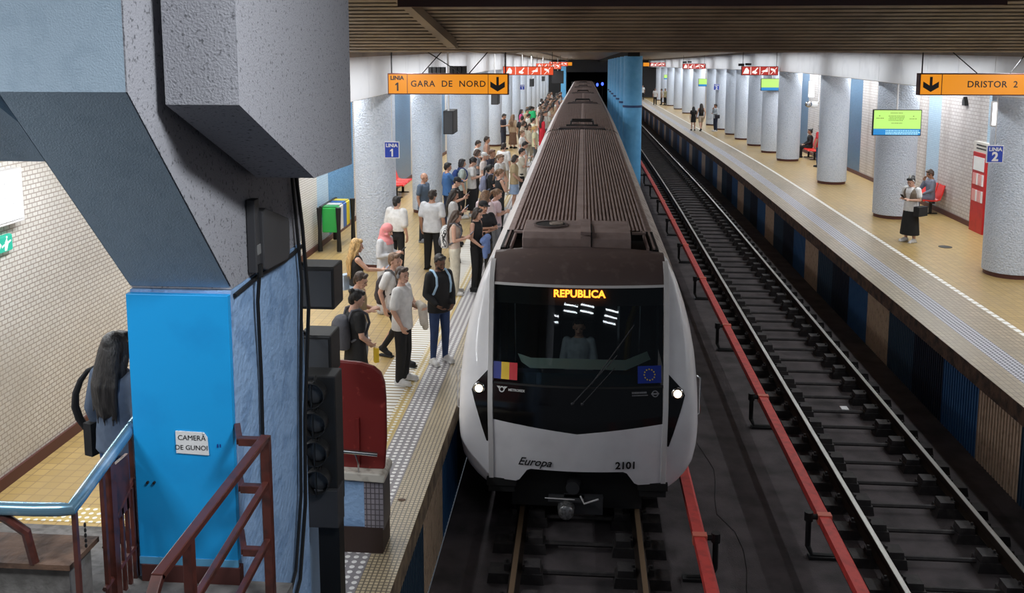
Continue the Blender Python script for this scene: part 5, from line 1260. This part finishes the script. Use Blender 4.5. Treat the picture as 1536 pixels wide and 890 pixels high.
# --- near people on the left platform
p = person(-2.60, 12.85, -12, 'man in white tee and black jeans standing on the ribbed strip, jacket over his arm', 'hold', 1.0, 'f', ('short','brown'), ('loose', WHT), ('trousers', BLK), WHT)
jb = MB(); a = V((-.13,.235,1.12)); jb.cap(a+V((-.06,-.05,.03)), a+V((.06,.05,.03)), .06, .055); jb.cap(a+V((-.02,.03,.0)), a+V((-.03,.06,-.30)), .065, .05); jb.cap(a+V((.04,.03,.0)), a+V((.05,.05,-.22)), .06, .045); jb.cap(a+V((-.06,.0,.0)), a+V((-.08,.03,-.18)), .05, .04)
j = empty('folded_jacket', p.location, 'cream jacket draped over the arm of the man in black jeans', 'jacket'); j.rotation_euler = p.rotation_euler; put(remesh(jb, .014, 'draped_cloth', 2), 'draped_cloth', j, cloth((.62,.56,.48)))
hp = MB(); hp.tube([(.088*math.cos(t_), -.01, 1.62+.108*math.sin(t_)) for t_ in rng(0, math.pi, 10)], .009, 6); hp.sph((.09,-.005,1.61), .016,.03,.035); hp.sph((-.09,-.005,1.61), .016,.03,.035); xf(hp, headm(getp('hold')))
me = hp.mesh('headphones'); me.materials.append(None); put(me, 'headphones', p, cloth((.25,.25,.26)))
p = person(-2.20, 13.75, -50, 'dark-bearded man in black jacket and blue jeans by the edge strips', 'down2', 1.0, 'd', ('short','black'), ('jacket', BLK), ('slim', (.03,.06,.16)), WHT)
bd = MB(); bd.cap((-.045,.05,1.555),(.0,.075,1.53),.024,.026); bd.cap((.045,.05,1.555),(.0,.075,1.53),.024,.026); xf(bd, headm(getp('down2'))); put(remesh(bd, .01, 'beard', 1), 'beard', p, cloth(HC['black']))
backpack(p, (.10,.32,.62), 'light blue backpack on the man in the black jacket', (.45,.65,.85), .95)
p = person(-2.90, 13.75, -25, 'young man in white tee with dark backpack, standing behind the man with the draped jacket', 'walk', 1.0, 'f', ('short','lbrown'), ('tee', WHT), ('slim', BLK), BLK)
backpack(p, (.05,.04,.045), 'dark backpack on the young man in the white tee', (.08,.07,.07), 1.15, .05)
p = person(-3.02, 11.75, 35, 'woman in short black dress seen from behind above the dark red backboard', 'down2', .97, 'f', ('bun','black'), ('dress', BLK), None, (.3,.05,.05), girth=1.05)
backpack(p, (.075,.075,.09), 'large dark grey backpack on the woman in the black dress', (.12,.12,.14), 1.25, .02)
held(p, (.17,.22,.82), 'juice_bottle', 'yellow bottle held by the woman in the black dress', 'bottle', (.06,.06,.20), pm('yellow_drink', (.85,.55,.04), .3))
p = person(-3.22, 12.75, -10, 'woman in tan sleeveless top half hidden behind the black dress', 'phone', .97, 'f', ('short','brown'), ('tank', (.40,.30,.18)), ('trousers', GRY), BLK)
p = person(-3.75, 14.75, 25, 'blonde woman in black top and denim shorts reaching out with a phone', 'reach', 1.0, 'f', ('long','blond'), ('tank', BLK), ('shorts', (.30,.42,.55)), WHT)
phone(p, 'the blonde woman', (.19,.50,1.27)); held(p, (-.17,-.12,.98), 'shoulder_bag', 'pale denim bag at the hip of the blonde woman', 'bag', (.12,.22,.26), cloth((.42,.50,.62)), (0,0,.4))
p = person(-3.62, 16.4, -15, 'woman in pink headscarf and pale grey long top looking at a phone', 'phone', .97, 'f', ('hijab', (.78,.27,.27)), ('long', (.60,.60,.62)), ('wide', (.60,.59,.60)), WHT, girth=1.12); phone(p, 'the woman in the pink headscarf')
person(-3.95, 19.1, 65, 'black-haired person in loose white shawl seen from behind beside the nearest left column', 'down', 1.0, 'f', ('short','black'), ('shawl', WHT), ('slim', BLK), BLK)
p = person(-3.98, 22.6, -20, 'bald man in grey-blue polo shirt and dark jeans', 'down', 1.02, 'm', None, ('tee', (.10,.14,.20)), ('trousers', (.02,.025,.04)), GRY)
person(-3.29, 19.75, 80, 'broad-shouldered man in white polo with dark collar, back turned', 'down', 1.03, 'm', ('fade','dark'), ('loose', (.72,.73,.76)), ('trousers', BLK), BLK, girth=1.12)
p = person(-2.52, 17.75, 5, 'long-haired woman in white wide trousers and tank top looking at a phone', 'phone', .98, 'f', ('long','brown'), ('tank', (.62,.50,.42)), ('wide', CRM), WHT); phone(p, 'the long-haired woman in white trousers')
b = backpack(p, (.70,.70,.70), 'white patterned backpack on the long-haired woman in white trousers', (.12,.12,.14), 1.0)
t_ = NT('black_scribbled_white_fabric'); tc = t_.n('ShaderNodeTexCoord'); wv = t_.n('ShaderNodeTexWave'); wv.inputs['Scale'].default_value = 9; wv.inputs['Distortion'].default_value = 9; t_.l(tc.outputs['Object'], wv.inputs[0])
t_.l(t_.mix(t_.ramp(wv.outputs['Fac'], .15, .28), (.05,.05,.05), (.72,.72,.72)), t_.b.inputs['Base Color']); t_.b.inputs['Roughness'].default_value = .8
for o in COL.objects:
    if o.parent == b and o.name.startswith('bag_body'): o.material_slots[0].material = t_.m
p = person(-2.12, 18.05, -20, 'woman in black top holding a bundled blue jacket beside the patterned backpack', 'down2', .98, 'f', ('bob','dark'), ('tank', BLK), ('slim', BLK), BLK)
jb = MB(); a = V((.0,.20,1.02)); jb.cap(a+V((-.10,0,.08)), a+V((.10,0,.04)), .075, .07); jb.cap(a+V((.05,.02,0)), a+V((.09,.04,-.28)), .08, .05); jb.cap(a+V((-.03,.02,0)), a+V((-.02,.05,-.2)), .07, .05)
j = empty('bundled_jacket', p.location, 'crumpled blue denim jacket held by the woman in black', 'jacket'); j.rotation_euler = p.rotation_euler; put(remesh(jb, .014, 'bundled_cloth', 2), 'bundled_cloth', j, cloth((.16,.24,.50)))
person(-3.72, 24.9, 30, 'man in blue shirt standing against the third left column', 'reach', 1.0, 'm', ('short','black'), ('long', (.05,.14,.34)), ('trousers', NAV), BLK)
p = person(-3.12, 22.2, 0, 'young person in black cap and black tee looking down at a phone', 'onephone', 1.0, 'f', ('cap', BLK), ('tee', BLK), ('trousers', NAV), BLK); phone(p, 'the young person in the black cap', (.15,.32,1.33))
p = person(-2.95, 20.5, 10, 'dark-haired woman in white tee behind the man in the white polo', 'onephone', .97, 'f', ('long','dark'), ('tee', WHT), ('trousers', NAV), BLK); phone(p, 'the dark-haired woman in the white tee', (.15,.32,1.33))
person(-2.05, 18.7, -55, 'sturdy man in black cap and black shirt with crossed arms at the train edge', 'crossed', 1.0, 'm', ('cap', BLK), ('tee', (.018,.018,.022)), ('trousers', (.10,.09,.08)), BLK, girth=1.12)
person(-2.20, 20.4, 60, 'woman in pale pink blouse with light brown hair beside the train', 'chin', .97, 'f', ('long','lbrown'), ('loose', (.74,.60,.62)), ('trousers', BEI), WHT)
person(-1.98, 20.75, 20, 'woman with hair tied back in a pink top nearest the train', 'phone', .96, 'f', ('pony','lbrown'), ('tee', (.72,.56,.60)), ('trousers', GRY), WHT)
# --- the crowd further on
person(-3.20, 26.2, 10, 'woman with black curly hair in white shirt and long black pinafore', 'phone', 1.0, 'f', ('curly','black'), ('tee', WHT), ('skirtlong', BLK), WHT)
p = person(-3.45, 25.9, 15, 'person in grey-green top with a dark blue backpack at the left of the crowd', 'down', .99, 'f', ('bob','black'), ('tee', (.45,.50,.46)), ('slim', BLK), WHT); backpack(p, (.02,.05,.20), 'dark blue backpack at the left edge of the crowd')
p = person(-2.52, 24.8, 20, 'dark-haired girl in black with crossed arms in the middle of the crowd', 'crossed', .98, 'f', ('pony','black'), ('tee', BLK), ('trousers', BLK), BLK); backpack(p, (.20,.21,.30), 'grey-blue backpack on the dark-haired girl in black')
person(-2.20, 24.1, 25, 'woman with tied light hair and bare shoulders beside the dark-haired girl', 'chin', .97, 'f', ('pony','lbrown'), ('tank', BLK), ('trousers', BLK), BLK)
person(-3.02, 27.8, 0, 'person in white cap and pale pink shirt', 'down', .98, 'f', ('cap', WHT), ('tee', (.74,.66,.64)), ('trousers', BLK), WHT)
person(-2.78, 27.9, -20, 'ginger-haired man in dark shirt in the crowd', 'down', 1.02, 'm', ('short','ginger'), ('tee', (.04,.04,.06)), ('trousers', NAV), WHT)
person(-2.48, 27.3, -30, 'woman in white printed tee beside the ginger-haired man', 'down2', .98, 'f', ('pony','lbrown'), ('tee', WHT), ('trousers', BLK), WHT)
person(-3.65, 31.4, 10, 'dark-haired person in pale top at the back left of the nearer crowd', 'phone', .98, 'f', ('short','dark'), ('tee', (.60,.62,.60)), ('trousers', GRY), WHT)
person(-3.42, 32.4, 10, 'dark-haired person with bare arms behind the nearer crowd', 'down', 1.0, 'm', ('short','dark'), ('tank', (.45,.30,.24)), ('trousers', NAV), WHT)
person(-3.38, 28.8, 20, 'brown-haired woman in grey top between the curly-haired woman and the column', 'phone', .97, 'f', ('bob','brown'), ('tee', GRY), ('trousers', BLK), WHT)
p = person(-2.62, 30.2, 70, 'man in white shirt seen from behind with white bag straps', 'down', 1.0, 'f', ('short','dark'), ('loose', WHT), ('trousers', BEI), WHT)
person(-2.36, 35.5, -10, 'person in white shirt and black waistcoat before the second part of the crowd', 'down', .98, 'f', ('short','lbrown'), ('tee', WHT), ('trousers', BLK), WHT)
p = person(-2.02, 31.3, 10, 'bent-headed person in white long-sleeved shirt at the train edge', 'phone', .97, 'm', ('short','black'), ('long', WHT), ('trousers', CRM), WHT)
person(-2.05, 27.3, 0, 'woman in tan top and pale blue skirt at the train edge', 'down2', .97, 'f', ('bob','dark'), ('tee', (.50,.38,.22)), ('skirt', (.35,.46,.66)), BLK)
person(-1.95, 29.0, 0, 'dark-haired person in light top hidden near the train edge', 'chin', .98, 'f', ('short','black'), ('tee', CRM), ('trousers', BLK), BLK)
p = person(-3.92, 45.0, -20, 'man all in dark clothes standing alone against the pale columns', 'phone', 1.02, 'm', ('short','black'), ('tee', (.03,.03,.045)), ('trousers', (.03,.035,.06)), BLK)
person(-3.50, 45.6, 60, 'long-haired woman in brown standing next to the man in dark clothes', 'down', .98, 'f', ('long','lbrown'), ('long', (.45,.33,.22)), ('skirtlong', (.20,.11,.07)), BLK)
person(-3.45, 51.0, 0, 'dark-haired woman in bright pink top', 'down', .98, 'f', ('long','black'), ('tee', (.80,.10,.28)), ('trousers', BLK), BLK)
person(-2.90, 43.6, 80, 'person in black tee seen from behind in front of the green shirt', 'down', 1.0, 'm', ('short','black'), ('tee', BLK), ('trousers', BLK), WHT)
person(-3.02, 52.5, 60, 'person in vivid green loose shirt in the crowd', 'down', 1.04, 'm', ('short','black'), ('shawl', (.02,.50,.17)), ('trousers', (.02,.20,.10)), BLK, girth=1.25)
person(-2.0, 45.0, 30, 'woman in a bright red dress beside the train', 'down', .97, 'f', ('long','dark'), ('dresslong', (.62,.02,.04)), None, BLK)
person(-2.30, 39.0, -60, 'woman in cream blouse facing the stairs in the crowd', 'down2', .97, 'f', ('long','brown'), ('tee', CRM), ('trousers', (.35,.30,.22)), WHT)
person(-2.0, 38.2, 0, 'woman in pale yellow top beside the cream blouse', 'down', .96, 'f', ('pony','blond'), ('tee', (.66,.62,.40)), ('trousers', (.10,.10,.10)), WHT)
person(-2.35, 43.0, 20, 'dark-haired person in pale yellow-white shirt just before the red dress', 'down', .97, 'f', ('short','black'), ('tee', (.70,.68,.52)), ('trousers', BEI), WHT)
person(-2.7, 41.0, 10, 'person in beige top in the gap before the green shirt', 'phone', .97, 'f', ('bob','brown'), ('tee', BEI), ('trousers', BEI), WHT)
random.seed(21)
kinds = [('pale', [(.78,.78,.78), (.72,.70,.64), (.66,.72,.78)], 'distant blurred passenger in a pale top in the packed far crowd beside the train'),
         ('warm', [(.62,.30,.24), (.60,.44,.28), (.72,.42,.34)], 'distant blurred passenger in a warm-coloured top in the packed far crowd beside the train'),
         ('dark', [(.05,.05,.07), (.10,.07,.06), (.04,.07,.12)], 'distant blurred passenger in a dark top in the packed far crowd beside the train')]
yy = 47.0; k = 0
TAKEN = [(o.location.x, o.location.y) for o in COL.objects if o.name.startswith('person') and o.parent is None]
while yy < 104 and k < 56:
    for lane in range(2 if k % 3 else 1):
        kd = kinds[random.choice([0,0,0,1,1,2])]; c = random.choice(kd[1])
        xx = random.uniform(-3.3,-2.55) if lane else random.uniform(-2.45,-1.95)
        yq = yy+random.uniform(-.3,.3)
        if any((xx-a)**2+(yq-b)**2 < .36 for a, b in TAKEN): yq += .45
        if any((xx-a)**2+(yq-b)**2 < .25 for a, b in TAKEN): continue
        TAKEN.append((xx, yq))
        person(xx, yq, random.uniform(-40,60), kd[2], random.choice(['down','phone','down2']), random.uniform(.93,1.02), random.choice('ffm'),
               (random.choice(['short','long','bob']), random.choice(['dark','brown','lbrown','black'])), (random.choice(['tee','loose','tee']), c), (random.choice(['trousers','slim']), random.choice([BLK,BEI,JEA,GRY])), WHT, 'packed far crowd, '+kd[0]+' tops', near=False); k += 1
    yy += 1.05
# --- right platform
p = person(8.25, 23.55, 215, 'woman in white tee, brown vest and long black skirt holding a phone', 'phone', .96, 'f', ('bun','black'), ('tee', WHT), ('skirtlong', BLK), WHT, girth=1.1)
H = MB(); H.tube([(.092*math.cos(a_), -.01+.02*math.sin(a_), 1.60+.112*math.sin(a_)) for a_ in rng(.1, math.pi-.1, 10)], .016, 6); H.cap((0,.0,1.71),(0,-.03,1.80),.03,.02); xf(H, headm(getp('phone'))); put(remesh(H, .01, 'headband', 1), 'headband', p, cloth((.7,.7,.7)))
B = MB(); B.loft([ell((0,-.003,1.10), .180,.140), ell((0,-.003,1.2), .190,.146), ell((0,-.003,1.31), .208,.152), ell((0,-.01,1.41), .182,.122), ell((0,-.02,1.46), .10,.075)]); vest = remesh(B, .013, 'vest', 2)
vb = bmesh.new(); vb.from_mesh(vest); bmesh.ops.delete(vb, geom=[v for v in vb.verts if v.co.y > .04 and abs(v.co.x) < .02+.075*max(0,(v.co.z-1.12)/.33)], context='VERTS'); vb.to_mesh(vest); vb.free(); put(vest, 'vest', p, cloth((.20,.16,.12)))
phone(p, 'the woman in the long black skirt'); held(p, (-.26,.0,.86), 'handbag', 'black handbag hanging at the side of the woman in the long black skirt', 'handbag', (.16,.34,.24), cloth((.015,.015,.017)))
person(10.25, 27.75, 180, 'seated woman in grey clothes resting her face on her hand', 'sitchin', 1.0, 't', ('curly','brown'), ('long', (.20,.22,.28)), ('wide', (.17,.19,.25)), GRY)
person(10.25, 42.4, 180, 'seated person in black at the far red bench', 'sit', 1.0, 't', ('bun','black'), ('long', BLK), ('trousers', BLK), BLK)
person(9.75, 38.6, 120, 'person in red shirt and jeans partly hidden by the third right column', 'down', 1.0, 't', ('short','black'), ('tee', (.55,.03,.04)), ('slim', JEA), BLK)
p = person(8.30, 58.6, 200, 'person in pale jacket and dark trousers standing by a far right column', 'chin', 1.0, 't', ('short','black'), ('long', (.45,.50,.55)), ('trousers', NAV), WHT); held(p, (-.22,.0,.95), 'shoulder_bag', 'dark shoulder bag on the person by the far right column', 'bag', (.12,.28,.22), cloth((.02,.02,.03)))
person(7.45, 59.0, 100, 'walking woman in black top and pale shorts on the right platform', 'walk', 1.0, 'f', ('long','dark'), ('tank', BLK), ('shorts', (.5,.42,.34)), BLK)
person(7.0, 59.3, 95, 'girl in a short black dress walking on the right platform', 'down', .88, 'f', ('long','black'), ('dress', BLK), None, BLK)
for x, y, a, l_, c, h_ in ((8.46,96.5,220,'distant person in yellowish top, rightmost of the far right group',(.55,.50,.30),1.0),(8.15,97.5,180,'distant person in beige beside the yellowish top on the far right platform',(.6,.5,.4),.97),(7.48,97.3,260,'distant person in white top and black trousers on the far right platform',(.75,.75,.75),1.0),(7.1,112,260,'farthest person in white near the end of the right platform',(.75,.75,.75),1.0)):
    person(x, y, a, l_, 'down', h_, 'm', ('short','dark'), ('tee', c), ('trousers', BLK), BLK, near=False)
# --- driver behind the windscreen
person(-.03, 12.33, -90, 'train driver in a pale grey shirt seated behind the windscreen', 'sit', 1.0, 'm', ('fade','dark'), ('long', (.42,.46,.50)), ('trousers', BLK), BLK, z=1.04)
tag(MB().box(-.30,.22,12.30,12.75,1.0,1.5).box(-.28,.20,12.70,12.80,1.5,2.2).build('driver_seat', M['signal'], bevel=.03), 'dark seat under the train driver', 'seat')
# --- woman on the stairs
p = person(-3.50, 6.45, 70, 'long dark-haired woman in grey-blue top and blue jeans going down the stairs', 'down', 1.0, 'f', ('long','black'), ('long', (.10,.135,.20)), ('slim', (.03,.08,.20)), BLK, z=2.18, girth=1.08)
b = empty('tote_bag', tworld(p, (-.30,-.02,1.0)), 'black bag strap hanging from the shoulder of the woman on the stairs', 'bag'); b.rotation_euler = p.rotation_euler
B = MB(); B.tube([(.16,.0,.46),(.08,-.03,.42),(.02,-.05,.34),(-.03,-.06,.23),(-.05,-.055,.12),(-.045,-.03,.02),(-.02,.0,-.06),(.05,.04,-.14)], [.016,.018,.022,.026,.030,.030,.026,.016], 10); me = B.mesh('strap'); me.materials.append(None); put(me, 'strap', b, cloth((.012,.012,.014)))
B = MB(); B.obox((.08,.06,-.12), .08, .26, .26); me = B.mesh('bag_body'); me.materials.append(None); put(me, 'bag_body', b, cloth((.012,.012,.014)))
